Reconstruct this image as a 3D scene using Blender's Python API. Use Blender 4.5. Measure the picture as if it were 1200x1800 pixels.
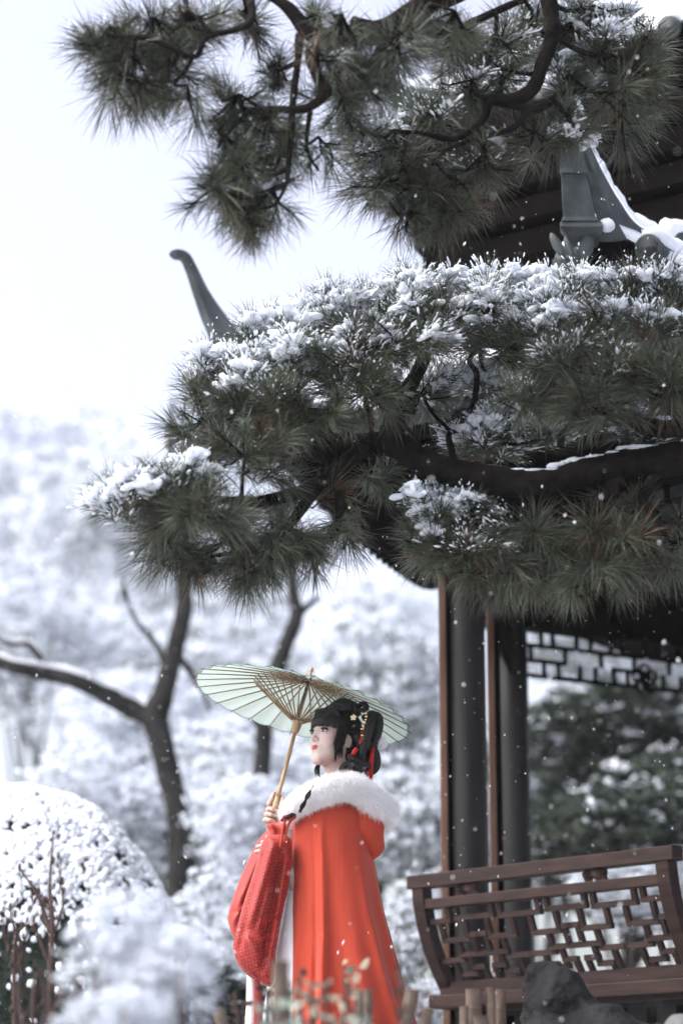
import bpy, math, random
import numpy as np
from mathutils import Vector, Matrix
R = math.radians
random.seed(7); rng = np.random.default_rng(7)
SC = bpy.context.scene
COL = SC.collection
for o in list(bpy.data.objects): bpy.data.objects.remove(o)

# ------------------------------------------------------------------ camera, sky, sun, exposure
ZC = 1.05                      # camera height above the lower garden
FPX = 4250.0                   # 85 mm lens on a 24x36 frame, in photograph pixels (1200 x 1800)
PITCH = math.atan(1175 / FPX)
cam = bpy.data.cameras.new('camera'); camo = bpy.data.objects.new('camera', cam); COL.objects.link(camo)
camo.location = (0, 0, ZC); camo.rotation_euler = (math.pi / 2 + PITCH, 0, 0)
cam.sensor_fit = 'VERTICAL'; cam.sensor_height = 36; cam.lens = 85; cam.clip_start = .1; cam.clip_end = 2000
cam.dof.use_dof = True; cam.dof.focus_distance = 8.45; cam.dof.aperture_fstop = 1.6; cam.dof.aperture_blades = 0
SC.camera = camo
W = bpy.data.worlds.new('World'); SC.world = W; W.use_nodes = True
nt = W.node_tree; nt.nodes.clear()
sky = nt.nodes.new('ShaderNodeTexSky'); sky.sky_type = 'NISHITA'; sky.sun_disc = False
SUN_EL, SUN_AZ = R(52), R(-108)          # azimuth measured clockwise from +Y: high, left and slightly to the viewer's side
sky.sun_elevation = SUN_EL; sky.sun_rotation = SUN_AZ; sky.dust_density = 6; sky.air_density = 1.0; sky.ozone_density = 1.0
hs = nt.nodes.new('ShaderNodeHueSaturation'); hs.inputs['Hue'].default_value = .525; hs.inputs['Saturation'].default_value = .55   # cloud cover takes the blue out
bg = nt.nodes.new('ShaderNodeBackground'); bg.inputs[1].default_value = .15
wo = nt.nodes.new('ShaderNodeOutputWorld')
nt.links.new(sky.outputs[0], hs.inputs['Color']); nt.links.new(hs.outputs[0], bg.inputs[0]); nt.links.new(bg.outputs[0], wo.inputs[0])
sl = bpy.data.lights.new('sun', 'SUN'); sl.energy = 0.85; sl.angle = R(50); sl.color = (1, .99, .98)
so = bpy.data.objects.new('sun', sl); COL.objects.link(so)
sd = Vector((math.sin(SUN_AZ) * math.cos(SUN_EL), math.cos(SUN_AZ) * math.cos(SUN_EL), math.sin(SUN_EL)))
so.rotation_euler = (-sd).to_track_quat('-Z', 'Y').to_euler(); so.location = (-6, -6, 12)
SC.view_settings.view_transform = 'Standard'; SC.view_settings.look = 'None'; SC.view_settings.gamma = 1
SC.view_settings.use_curve_mapping = False; SC.view_settings.exposure = 1.48
HAZE = .00055
SC.render.engine = 'CYCLES'
SC.cycles.use_denoising = True; SC.cycles.denoiser = 'OPENIMAGEDENOISE'
SC.cycles.use_adaptive_sampling = True; SC.cycles.adaptive_threshold = .02; SC.cycles.max_bounces = 8; SC.cycles.diffuse_bounces = 4; SC.cycles.glossy_bounces = 2; SC.cycles.transmission_bounces = 4
SC.cycles.transparent_max_bounces = 6; SC.cycles.volume_bounces = 1; SC.cycles.caustics_reflective = False; SC.cycles.caustics_refractive = False

# ------------------------------------------------------------------ helpers
CP, SP = math.cos(PITCH), math.sin(PITCH)
def at(px, py, Y):
    """world point seen at photograph pixel (px, py), at ground distance Y"""
    u, v = (px - 600) / FPX, (900 - py) / FPX
    d = Vector((u, CP - v * SP, SP + v * CP)); k = Y / d.y
    return Vector((d.x * k, Y, ZC + d.z * k))
def A3(l): return [at(*p[:3]) for p in l]
def empty(name, loc, label, cat, group=None, rz=0):
    o = bpy.data.objects.new(name, None); COL.objects.link(o); o.location = loc; o.rotation_euler = (0, 0, rz)
    o.empty_display_size = .1
    return tag(o, label, cat, group)
def tag(o, label=None, cat=None, group=None, kind=None):
    if label: o['label'] = label
    if cat: o['category'] = cat
    if group: o['group'] = group
    if kind: o['kind'] = kind
    return o
def link(name, me, parent=None):
    o = bpy.data.objects.new(name, me); COL.objects.link(o)
    if parent is not None:
        o.parent = parent
        M = Matrix.Identity(4); p = parent
        while p is not None:
            M = p.matrix_basis @ M if p.parent is None else p.matrix_parent_inverse @ p.matrix_basis @ M; p = p.parent
        o.matrix_parent_inverse = M.inverted()
    return o
def mesh(name, V, F, mat=None, parent=None, smooth=True, col=None, kind=None):
    """V (n,3) in world space, F list of index arrays (m,k) or list of tuples"""
    me = bpy.data.meshes.new(name)
    V = np.asarray(V, dtype=np.float32).reshape(-1, 3)
    if isinstance(F, np.ndarray): F = [F]
    if len(F) and isinstance(F[0], np.ndarray):
        Fs = [f for f in F if len(f)]
        nl = sum(f.size for f in Fs); npoly = sum(len(f) for f in Fs)
        me.vertices.add(len(V)); me.vertices.foreach_set('co', V.ravel())
        me.loops.add(nl); me.loops.foreach_set('vertex_index', np.concatenate([f.ravel() for f in Fs]).astype(np.int32))
        tot = np.concatenate([np.full(len(f), f.shape[1]) for f in Fs]).astype(np.int32)
        st = np.concatenate([[0], np.cumsum(tot)[:-1]]).astype(np.int32)
        me.polygons.add(npoly); me.polygons.foreach_set('loop_start', st); me.polygons.foreach_set('loop_total', tot)
        me.update(calc_edges=True)
    else:
        me.from_pydata([tuple(map(float, v)) for v in V], [], [tuple(int(i) for i in f) for f in F])
    me.polygons.foreach_set('use_smooth', np.full(len(me.polygons), smooth))
    if col is not None:
        at_ = me.attributes.new('col', 'FLOAT_COLOR', 'POINT')
        c = np.ones((len(V), 4), np.float32); c[:, :3] = col; at_.data.foreach_set('color', c.ravel())
    if mat: me.materials.append(mat)
    o = link(name, me, parent)
    if kind: o['kind'] = kind
    return o
class MB:
    def __init__(s): s.V = []; s.F = []
    def add(s, V, F):
        n = len(s.V); s.V += [tuple(v) for v in V]; s.F += [tuple(i + n for i in f) for f in F]; return s
    def box(s, c, ax, ay, az):
        """centre and three half-extent vectors"""
        c, ax, ay, az = map(Vector, (c, ax, ay, az)); V = []
        for i in (-1, 1):
            for j in (-1, 1):
                for k in (-1, 1): V.append(c + ax * i + ay * j + az * k)
        F = [(0, 1, 3, 2), (4, 6, 7, 5), (0, 4, 5, 1), (2, 3, 7, 6), (0, 2, 6, 4), (1, 5, 7, 3)]
        return s.add(V, F)
    def bar(s, a, b, w, h, up=(0, 0, 1)):
        a, b = Vector(a), Vector(b); d = (b - a); up = Vector(up)
        side = d.cross(up).normalized(); u2 = side.cross(d).normalized()
        return s.box((a + b) / 2, d / 2, side * w / 2, u2 * h / 2)
    def tube(s, pts, rad, n=8, cap=True):
        V, F = tube_np(pts, rad, n, cap); return s.add(V, F)
    def build(s, name, mat, parent=None, smooth=False, bevel=0, **k):
        o = mesh(name, s.V, s.F, mat, parent, smooth, **k)
        if bevel:
            m = o.modifiers.new('bevel', 'BEVEL'); m.width = bevel; m.segments = 2; m.limit_method = 'ANGLE'
        return o
def tube_np(pts, rad, n=8, cap=True):
    P = [Vector(p) for p in pts]; m = len(P)
    if not hasattr(rad, '__len__'): rad = [rad] * m
    V = []; F = []; nrm = None
    for i in range(m):
        t = (P[min(i + 1, m - 1)] - P[max(i - 1, 0)]).normalized()
        if nrm is None:
            nrm = t.cross(Vector((0, 0, 1)) if abs(t.z) < .9 else Vector((1, 0, 0))).normalized()
        else:
            nrm = (nrm - t * nrm.dot(t)).normalized()
        b = t.cross(nrm)
        for k in range(n):
            a = 2 * math.pi * k / n; V.append(P[i] + (nrm * math.cos(a) + b * math.sin(a)) * rad[i])
    for i in range(m - 1):
        for k in range(n):
            F.append((i * n + k, i * n + (k + 1) % n, (i + 1) * n + (k + 1) % n, (i + 1) * n + k))
    if cap: F.append(tuple(range(n))[::-1]); F.append(tuple((m - 1) * n + k for k in range(n)))
    return V, F
def spline(pts, n=8):
    """Catmull-Rom through points of any dimension"""
    P = np.array([list(p) for p in pts], float); out = []
    for i in range(len(P) - 1):
        p0, p1, p2, p3 = P[max(i - 1, 0)], P[i], P[i + 1], P[min(i + 2, len(P) - 1)]
        for t in np.arange(n) / n:
            out.append(.5 * (2 * p1 + (p2 - p0) * t + (2 * p0 - 5 * p1 + 4 * p2 - p3) * t ** 2 + (3 * p1 - p0 - 3 * p2 + p3) * t ** 3))
    out.append(P[-1]); return np.array(out)
def wob(p, seed, freq, octs=3):
    """cheap smooth noise in about -1..1 from summed sines; p (...,3)"""
    g = np.random.default_rng(seed); p = np.asarray(p, np.float32); v = 0; a = 1; tot = 0
    for o in range(octs):
        for _ in range(4):
            d = g.normal(size=3); d /= np.linalg.norm(d)
            v = v + a * np.sin((p @ d.astype(np.float32)) * freq * 6.28 * g.uniform(.7, 1.4) + g.uniform(0, 6.28))
        tot += a * 2; a *= .5; freq *= 2.1
    return v / tot
# ---- signed distance modelling
def sdf_mesh(fn, lo, hi, h):
    lo = np.array(lo, np.float32); hi = np.array(hi, np.float32); n = np.ceil((hi - lo) / h).astype(int) + 1
    ax = [lo[i] + h * np.arange(n[i], dtype=np.float32) for i in range(3)]
    P = np.stack(np.meshgrid(*ax, indexing='ij'), -1)
    D = fn(P).astype(np.float32); S = D < 0
    nx, ny, nz = D.shape
    cnt = np.zeros((nx - 1, ny - 1, nz - 1), np.int8)
    offs = [(i, j, k) for i in (0, 1) for j in (0, 1) for k in (0, 1)]
    sl_ = lambda A, o: A[o[0]:nx - 1 + o[0], o[1]:ny - 1 + o[1], o[2]:nz - 1 + o[2]]
    for o in offs: cnt += sl_(S, o)
    act = (cnt > 0) & (cnt < 8); I, J, K = np.nonzero(act); m = len(I)
    idx = np.full(act.shape, -1, np.int64); idx[I, J, K] = np.arange(m)
    acc = np.zeros((m, 3), np.float32); c = np.zeros(m, np.float32)
    cv = {o: D[I + o[0], J + o[1], K + o[2]] for o in offs}
    for a in offs:
        for d in range(3):
            if a[d]: continue
            b = list(a); b[d] = 1; b = tuple(b); va, vb = cv[a], cv[b]; x = (va < 0) != (vb < 0)
            t = np.where(x, va / np.where(x, va - vb, 1), 0); p = np.zeros((m, 3), np.float32); p[:] = a; p[:, d] += t
            acc += p * x[:, None]; c += x
    V = lo + h * (np.stack([I, J, K], -1) + acc / c[:, None])
    F = []
    for d in range(3):
        e, f = [(1, 2), (2, 0), (0, 1)][d]
        s0 = [slice(None)] * 3; s1 = [slice(None)] * 3; s0[d] = slice(0, -1); s1[d] = slice(1, None)
        X = S[tuple(s0)] != S[tuple(s1)]; ii = np.argwhere(X)
        sh = np.array(act.shape)
        ok = (ii[:, e] > 0) & (ii[:, f] > 0) & (ii[:, e] < sh[e]) & (ii[:, f] < sh[f]); ii = ii[ok]
        q = []
        for de, df in ((-1, -1), (0, -1), (0, 0), (-1, 0)):
            j = ii.copy(); j[:, e] += de; j[:, f] += df; q.append(idx[j[:, 0], j[:, 1], j[:, 2]])
        q = np.stack(q, 1); flip = ~S[ii[:, 0], ii[:, 1], ii[:, 2]]; q[flip] = q[flip][:, ::-1]
        F.append(q)
    return V, np.concatenate(F)
def smin(a, b, k):
    h = np.clip(.5 + .5 * (b - a) / k, 0, 1); return b + (a - b) * h - k * h * (1 - h)
def smax(a, b, k): return -smin(-a, -b, k)
def s_ell(P, c, r):
    q = (P - np.array(c, np.float32)); r = np.array(r, np.float32)
    k0 = np.sqrt(((q / r) ** 2).sum(-1)); k1 = np.sqrt(((q / r ** 2) ** 2).sum(-1)) + 1e-9
    return k0 * (k0 - 1) / k1
def s_cap(P, a, b, ra, rb=None):
    rb = ra if rb is None else rb; a = np.array(a, np.float32); b = np.array(b, np.float32)
    d = b - a; t = np.clip(((P - a) @ d) / (d @ d + 1e-12), 0, 1)
    return np.sqrt(((P - a - t[..., None] * d) ** 2).sum(-1)) - (ra + (rb - ra) * t)
def s_chain(P, pts, rad, k=.004):
    v = None
    for i in range(len(pts) - 1):
        c = s_cap(P, pts[i], pts[i + 1], rad[i], rad[i + 1]); v = c if v is None else smin(v, c, k)
    return v
ICO = None
def ico(sub=1):
    import bmesh
    bm = bmesh.new(); bmesh.ops.create_icosphere(bm, subdivisions=sub, radius=1)
    V = np.array([v.co[:] for v in bm.verts]); F = np.array([[v.index for v in f.verts] for f in bm.faces]); bm.free(); return V, F
ICO1, ICO2 = ico(1), ico(2)
def blobs(C, ax, seed=0, base=ICO1, rough=.25):
    """many small lumps: C (n,3) centres, ax (n,3,3) rows = scaled axes"""
    g = np.random.default_rng(seed); V0, F0 = base; n = len(C)
    j = 1 + rough * g.uniform(-1, 1, (n, len(V0), 1))
    V = np.einsum('nvk,nkd->nvd', V0[None] * j, ax) + np.asarray(C)[:, None]
    F = (F0[None] + (np.arange(n) * len(V0))[:, None, None]).reshape(-1, 3)
    return V.reshape(-1, 3), F
def unit(v): return v / (np.linalg.norm(v, axis=-1, keepdims=True) + 1e-9)

# ------------------------------------------------------------------ materials
def mat(name, col, rough=.7, noise=None, bump=None, spec=.3, sheen=0, attr=False, transl=None, sss=0):
    """col base colour; noise (scale, colour2, contrast, stretch); bump (scale, strength)"""
    m = bpy.data.materials.new(name); m.use_nodes = True; t = m.node_tree; N = t.nodes; L = t.links
    b = N['Principled BSDF']; b.inputs['Roughness'].default_value = rough; b.inputs['Specular IOR Level'].default_value = spec
    b.inputs['Base Color'].default_value = (*col, 1)
    if sheen: b.inputs['Sheen Weight'].default_value = sheen; b.inputs['Sheen Roughness'].default_value = .4
    if sss: b.inputs['Subsurface Weight'].default_value = sss; b.inputs['Subsurface Radius'].default_value = (.012, .005, .003); b.inputs['Subsurface Scale'].default_value = 1
    tc = N.new('ShaderNodeTexCoord')
    if attr:
        a = N.new('ShaderNodeAttribute'); a.attribute_name = 'col'; L.new(a.outputs[0], b.inputs['Base Color'])
    if noise:
        mp = N.new('ShaderNodeMapping'); mp.inputs['Scale'].default_value = noise[3] if len(noise) > 3 else (1, 1, 1)
        n = N.new('ShaderNodeTexNoise'); n.inputs['Scale'].default_value = noise[0]; n.inputs['Detail'].default_value = 6
        r = N.new('ShaderNodeValToRGB'); c = noise[2]; r.color_ramp.elements[0].position = .5 - c; r.color_ramp.elements[1].position = .5 + c
        r.color_ramp.elements[0].color = (*col, 1); r.color_ramp.elements[1].color = (*noise[1], 1)
        L.new(tc.outputs['Object'], mp.inputs[0]); L.new(mp.outputs[0], n.inputs[0]); L.new(n.outputs[0], r.inputs[0])
        L.new(r.outputs[0], b.inputs['Base Color'])
    if bump:
        n2 = N.new('ShaderNodeTexNoise'); n2.inputs['Scale'].default_value = bump[0]; n2.inputs['Detail'].default_value = 5
        bp = N.new('ShaderNodeBump'); bp.inputs['Strength'].default_value = bump[1]; bp.inputs['Distance'].default_value = bump[2] if len(bump) > 2 else .01
        if len(bump) > 3:
            m2 = N.new('ShaderNodeMapping'); m2.inputs['Scale'].default_value = bump[3]; L.new(tc.outputs['Object'], m2.inputs[0]); L.new(m2.outputs[0], n2.inputs[0])
        else: L.new(tc.outputs['Object'], n2.inputs[0])
        L.new(n2.outputs[0], bp.inputs['Height']); L.new(bp.outputs[0], b.inputs['Normal'])
    if transl:
        tr = N.new('ShaderNodeBsdfTranslucent'); tr.inputs[0].default_value = (*transl[0], 1); mx = N.new('ShaderNodeMixShader'); mx.inputs[0].default_value = transl[1]
        L.new(b.outputs[0], mx.inputs[1]); L.new(tr.outputs[0], mx.inputs[2]); L.new(mx.outputs[0], N['Material Output'].inputs[0])
    return m
M = {}
M['snow'] = mat('snow', (.86, .9, .97), .9, bump=(40, .2, .01), spec=.05, transl=((.86, .9, .98), .3))  # base colour carries some of the bluish sky light
M['snow_far'] = mat('snow_far', (.87, .9, .96), .95, spec=0, transl=((.88, .91, .98), .45))
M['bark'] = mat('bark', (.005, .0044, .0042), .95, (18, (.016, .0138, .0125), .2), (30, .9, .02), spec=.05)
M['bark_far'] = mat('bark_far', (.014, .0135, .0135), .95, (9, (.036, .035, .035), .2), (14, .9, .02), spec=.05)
M['needle'] = mat('needle', (.05, .06, .04), .4, attr=True, spec=.45)
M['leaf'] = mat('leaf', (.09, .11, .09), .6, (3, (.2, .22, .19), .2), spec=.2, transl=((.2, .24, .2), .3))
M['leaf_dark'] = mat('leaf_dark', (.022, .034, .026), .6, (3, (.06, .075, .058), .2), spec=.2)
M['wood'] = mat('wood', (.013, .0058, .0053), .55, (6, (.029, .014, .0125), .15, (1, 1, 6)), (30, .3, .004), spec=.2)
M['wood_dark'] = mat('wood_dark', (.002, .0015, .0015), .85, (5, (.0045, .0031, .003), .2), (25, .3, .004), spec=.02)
M['column'] = mat('column', (.0045, .0045, .0055), .5, (6, (.018, .0172, .019), .25, (4, 4, .3)), (20, .15, .004, (4, 4, .5)), spec=.2)
M['post'] = mat('post', (.09, .044, .03), .5, (8, (.15, .085, .062), .2, (3, 3, .5)), spec=.3)
M['tile'] = mat('tile', (.02, .025, .029), .65, (11, (.085, .096, .105), .28), (25, .4, .005), spec=.3)
M['stone'] = mat('stone', (.09, .095, .1), .9, (5, (.17, .175, .185), .2), (15, .5, .02))
M['rock'] = mat('rock', (.009, .009, .010), .9, (7, (.04, .04, .043), .25), (16, 1, .05), spec=.05)
M['pane'] = mat('pane', (.45, .47, .48), .25, spec=.5)
M['bamboo'] = mat('bamboo', (.05, .032, .024), .6, (8, (.16, .12, .095), .3, (4, 4, 2)), (20, .2, .003))
M['twig'] = mat('twig', (.03, .018, .017), .8, (20, (.075, .048, .042), .2), (40, .4, .004))
M['dead_leaf'] = mat('dead_leaf', (.2, .16, .12), .8, (12, (.36, .33, .26), .2))
M['grey_leaf'] = mat('grey_leaf', (.2, .25, .22), .7, (12, (.34, .38, .34), .2))
M['skin'] = mat('skin', (.8, .6, .52), .42, attr=True, spec=.35, sss=.08)
M['eye'] = mat('eye', (.8, .8, .8), .12, attr=True, spec=.6)
M['hair'] = mat('hair', (.006, .005, .005), .34, bump=(90, .6, .003, (7, 7, 1)), spec=.28)
M['red'] = mat('red_cloth', (.34, .045, .026), .8, (4, (.41, .056, .033), .3), (26, .35, .006, (1, 1, .35)), spec=.1, sheen=.2)
M['red_in'] = mat('red_silk', (.28, .024, .018), .5, (5, (.33, .03, .022), .3), (90, .12, .002), spec=.3, sheen=.15)
M['deep_red'] = mat('deep_red', (.38, .011, .011), .5)
M['dark_red'] = mat('dark_red', (.2, .02, .02), .6)
M['fur'] = mat('fur', (.93, .93, .95), .9, spec=.02, transl=((.95, .95, .97), .42))
M['white_cloth'] = mat('white_cloth', (.8, .81, .84), .85, bump=(120, .3, .003))
M['black'] = mat('black_thread', (.012, .012, .014), .7)
M['gold'] = mat('gold', (.75, .5, .24), .35, spec=.6)
M['cream'] = mat('cream', (.62, .5, .33), .5)
M['paper'] = mat('paper', (.37, .44, .42), .75, (7, (.42, .48, .46), .3), spec=.15, transl=((.41, .49, .465), .5))
M['rim'] = mat('rim', (.12, .24, .24), .7)
M['rib'] = mat('rib', (.17, .115, .065), .6, (30, (.25, .18, .105), .2))
M['cane'] = mat('cane', (.33, .205, .105), .4, (14, (.42, .275, .155), .2, (4, 4, .6)), spec=.4)
M['cane_dark'] = mat('cane_dark', (.1, .075, .055), .5)
M['thread'] = mat('thread', (.6, .58, .52), .8)
M['flake'] = mat('flake', (.9, .92, .95), .9, spec=0, transl=((.95, .95, .97), .4))
# patterned red silk of the near sleeve: small woven squares
def silk():
    m = mat('patterned_silk', (.55, .055, .045), .55, spec=.3, sheen=.15); t = m.node_tree; N = t.nodes; L = t.links; b = N['Principled BSDF']
    tc = N.new('ShaderNodeTexCoord'); mp = N.new('ShaderNodeMapping'); mp.inputs['Scale'].default_value = (48, 0, 42); mp.inputs['Rotation'].default_value = (0, R(14), 0)
    L.new(tc.outputs['Object'], mp.inputs[0])
    fr = N.new('ShaderNodeVectorMath'); fr.operation = 'FRACTION'; L.new(mp.outputs[0], fr.inputs[0])
    sb = N.new('ShaderNodeVectorMath'); sb.operation = 'SUBTRACT'; sb.inputs[1].default_value = (.5, 0, .5); L.new(fr.outputs[0], sb.inputs[0])
    ab = N.new('ShaderNodeVectorMath'); ab.operation = 'ABSOLUTE'; L.new(sb.outputs[0], ab.inputs[0])
    sx = N.new('ShaderNodeSeparateXYZ'); L.new(ab.outputs[0], sx.inputs[0])
    mxm = N.new('ShaderNodeMath'); mxm.operation = 'MAXIMUM'; L.new(sx.outputs[0], mxm.inputs[0]); L.new(sx.outputs[2], mxm.inputs[1])
    d = N.new('ShaderNodeMath'); d.operation = 'SUBTRACT'; d.inputs[1].default_value = .29; L.new(mxm.outputs[0], d.inputs[0])
    a2 = N.new('ShaderNodeMath'); a2.operation = 'ABSOLUTE'; L.new(d.outputs[0], a2.inputs[0])
    lt = N.new('ShaderNodeMath'); lt.operation = 'LESS_THAN'; lt.inputs[1].default_value = .075; L.new(a2.outputs[0], lt.inputs[0])
    no = N.new('ShaderNodeTexNoise'); no.inputs['Scale'].default_value = 11; L.new(tc.outputs['Object'], no.inputs[0])
    gt = N.new('ShaderNodeMath'); gt.operation = 'LESS_THAN'; gt.inputs[1].default_value = .52; L.new(no.outputs[0], gt.inputs[0])
    mu = N.new('ShaderNodeMath'); mu.operation = 'MULTIPLY'; L.new(lt.outputs[0], mu.inputs[0]); L.new(gt.outputs[0], mu.inputs[1])
    n3 = N.new('ShaderNodeTexNoise'); n3.inputs['Scale'].default_value = 55; L.new(tc.outputs['Object'], n3.inputs[0])
    g3 = N.new('ShaderNodeMath'); g3.operation = 'GREATER_THAN'; g3.inputs[1].default_value = .55; L.new(n3.outputs[0], g3.inputs[0])
    iv = N.new('ShaderNodeMath'); iv.operation = 'SUBTRACT'; iv.inputs[0].default_value = 1; L.new(gt.outputs[0], iv.inputs[1])
    m3 = N.new('ShaderNodeMath'); m3.operation = 'MULTIPLY'; L.new(g3.outputs[0], m3.inputs[0]); L.new(iv.outputs[0], m3.inputs[1])
    ad = N.new('ShaderNodeMath'); ad.operation = 'ADD'; ad.use_clamp = True; L.new(mu.outputs[0], ad.inputs[0]); L.new(m3.outputs[0], ad.inputs[1])
    mc = N.new('ShaderNodeMixRGB'); mc.inputs[1].default_value = (.31, .028, .022, 1); mc.inputs[2].default_value = (.15, .011, .010, 1); L.new(ad.outputs[0], mc.inputs[0])
    L.new(mc.outputs[0], b.inputs['Base Color']); return m
M['silk'] = silk()

# ------------------------------------------------------------------ ground
GZ = 1.0
def ground_z(x, y):
    t = np.clip((np.asarray(y, float) - 3.0) / 3.2, 0, 1); return GZ * t * t * (3 - 2 * t)
gx = np.concatenate([-np.geomspace(400, 5, 14), np.linspace(-4, 4, 17), np.geomspace(5, 400, 14)])
gy = np.concatenate([[-400, -100, -30, -10, -3, 0, 1.5], np.linspace(2.5, 15, 40), np.geomspace(17, 600, 16)])
GX, GY = np.meshgrid(gx, gy, indexing='ij'); GZZ = ground_z(GX, GY)
GZZ = GZZ + .03 * wob(np.stack([GX, GY, GX * 0], -1), 3, .35) * (np.abs(GX) < 20) * (GY > -5) * (GY < 20)
V = np.stack([GX, GY, GZZ], -1).reshape(-1, 3); nyy = len(gy)
F = np.array([(i * nyy + j, (i + 1) * nyy + j, (i + 1) * nyy + j + 1, i * nyy + j + 1) for i in range(len(gx) - 1) for j in range(nyy - 1)])
M['ground'] = mat('ground', (.07, .065, .055), .95, (.9, (.75, .77, .8), .1), (20, .5, .02))
tag(mesh('ground', V, F, M['ground']), kind='structure')

# ------------------------------------------------------------------ pavilion
CTR = Vector((2.35, 11.45, 0))
cols = [at(1330, 1300, 9.55), at(823, 1300, 10.65), at(903, 1300, 12.6)]
cols = [Vector((c.x, c.y, 0)) for c in cols]
cols += [cols[2] + Vector((1.78, .92, 0)), Vector((4.7, 12.9, 0)), Vector((4.2, 10.1, 0))]
FLOOR = ZC + .30; BEAM = ZC + 2.84
pav = empty('pavilion', (CTR.x, CTR.y, GZ), 'dark wooden two-tiered garden pavilion with grey tiled upturned snowy roof corners', 'pavilion')
def poly_scale(pts, k): return [CTR + (p - CTR) * k for p in pts]
def at_z(p, z): return Vector((p.x, p.y, z))
# stone base
b = MB(); ring = poly_scale(cols, 1.14)
V = [at_z(p, GZ - .1) for p in ring] + [at_z(p, FLOOR) for p in ring]; n = len(ring)
b.add(V, [(i, (i + 1) % n, n + (i + 1) % n, n + i) for i in range(n)] + [tuple(range(n, 2 * n))]); b.build('stone_base', M['stone'], pav)
for i, c in enumerate(cols):
    r = .082
    zs = [FLOOR, FLOOR + .5, FLOOR + 2, BEAM + .3]
    V, F = tube_np([at_z(c, z) for z in zs], [r, r, r * .98, r * .95], 28)
    o = mesh('column', V, F, M['column'], pav)
    b = MB(); b.tube([at_z(c, z) for z in (FLOOR, FLOOR + .04, FLOOR + .10, FLOOR + .14)], [.13, .15, .14, .1], 20).build('column_base', M['stone'], o, True)
# thin pale posts standing beside the columns
for px, Y, z0 in ((779, 10.62, FLOOR), (864, 10.9, FLOOR)):
    p = at(px, 1300, Y); b = MB(); b.box((p.x, p.y, (z0 + BEAM) / 2), (.016, 0, 0), (0, .016, 0), (0, 0, (BEAM - z0) / 2)).build('door_post', M['post'], pav, bevel=.004)
    b = MB(); b.box((p.x + .03, p.y + .012, (z0 + BEAM) / 2), (.013, 0, 0), (0, .013, 0), (0, 0, (BEAM - z0) / 2)).build('door_frame', M['wood_dark'], pav)
# beams
for i in range(6):
    a, c = cols[i], cols[(i + 1) % 6]
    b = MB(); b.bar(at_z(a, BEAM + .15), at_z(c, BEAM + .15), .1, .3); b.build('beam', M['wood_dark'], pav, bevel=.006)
# hanging lattice under the beams
def lattice(a, c, top, h, parent, seed, thick=.021):
    a, c = Vector(a), Vector(c); Lg = (c - a).length; d = (c - a) / Lg; g = random.Random(seed)
    P = lambda u, v: a + d * u + Vector((0, 0, top - v * h))
    bars = []
    rows = [0, .31, .63, .95]
    for v in rows[1:]: bars.append(((0, v), (Lg, v)))
    u = .05; k = 0
    while u < Lg - .05:
        w = (.13, .075, .15, .09)[k % 4]
        for r_ in range(3):
            uu = u + (0, w * .5, w * .2)[r_]
            if uu < Lg and not (r_ == 1 and k % 2): bars.append(((uu, rows[r_]), (uu, rows[r_ + 1])))
        u += w; k += 1
    hl = empty_part('hanging_lattice', parent)
    for (u0, v0), (u1, v1) in bars:
        if v0 == v1:      # cut the long rails where the fret opens
            x = u0
            while x < u1:
                l = g.uniform(.16, .34)
                if g.random() < .85: MB().bar(P(x, v0), P(min(x + l, u1), v0), thick, thick).build('lattice_bar', M['wood_dark'], hl)
                x += l + g.choice((0, .03))
        else: MB().bar(P(u0, v0), P(u1, v1), thick * .92, thick * .92, d).build('lattice_bar', M['wood_dark'], hl)
    m_ = MB()
    for q in range(5):
        an = q * 1.2566 + .3
        m_.tube([P(Lg * .42, .75) + d * (.045 * math.cos(an) + .035 * math.cos(s)) + Vector((0, 0, .045 * math.sin(an) + .035 * math.sin(s))) for s in np.linspace(0, 6.28, 9)], .01, 6)
    m_.tube([P(Lg * .42, .75) + d * .025 * math.cos(s) + Vector((0, 0, .025 * math.sin(s))) for s in np.linspace(0, 6.28, 8)], .016, 6)
    m_.build('flower_medallion', M['wood_dark'], hl, True)
def empty_part(name, parent, loc=None):
    o = link(name, None, parent); o.empty_display_size = .05
    return o
lattice(at_z(cols[2], 0), at_z(cols[3], 0), BEAM, .26, pav, 1)
lattice(at_z(cols[1], 0), at_z(cols[2], 0), BEAM, .26, pav, 2)
lattice(at_z(cols[0], 0), at_z(cols[1], 0), BEAM, .26, pav, 3)
# bracket wedges leaning out from the corner column towards the roof corner
ldir = Vector((-.97, -.24, 0)).normalized()
b = MB(); c = cols[1]; w = Vector((.24, -.97, 0)) * .035
prof = [(0.05, 2.62), (.30, 2.68), (.52, 2.83), (.46, 2.78), (.75, 3.02), (.95, 3.2), (.95, 3.3), (.05, 3.12)]
V = [c + ldir * u + Vector((0, 0, ZC + z)) + w * s for s in (-1, 1) for u, z in prof]; n = len(prof)
b.add(V, [tuple(range(n))[::-1], tuple(range(n, 2 * n))] + [(i, (i + 1) % n, n + (i + 1) % n, n + i) for i in range(n)]); b.build('corner_bracket', M['wood_dark'], pav)
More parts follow.
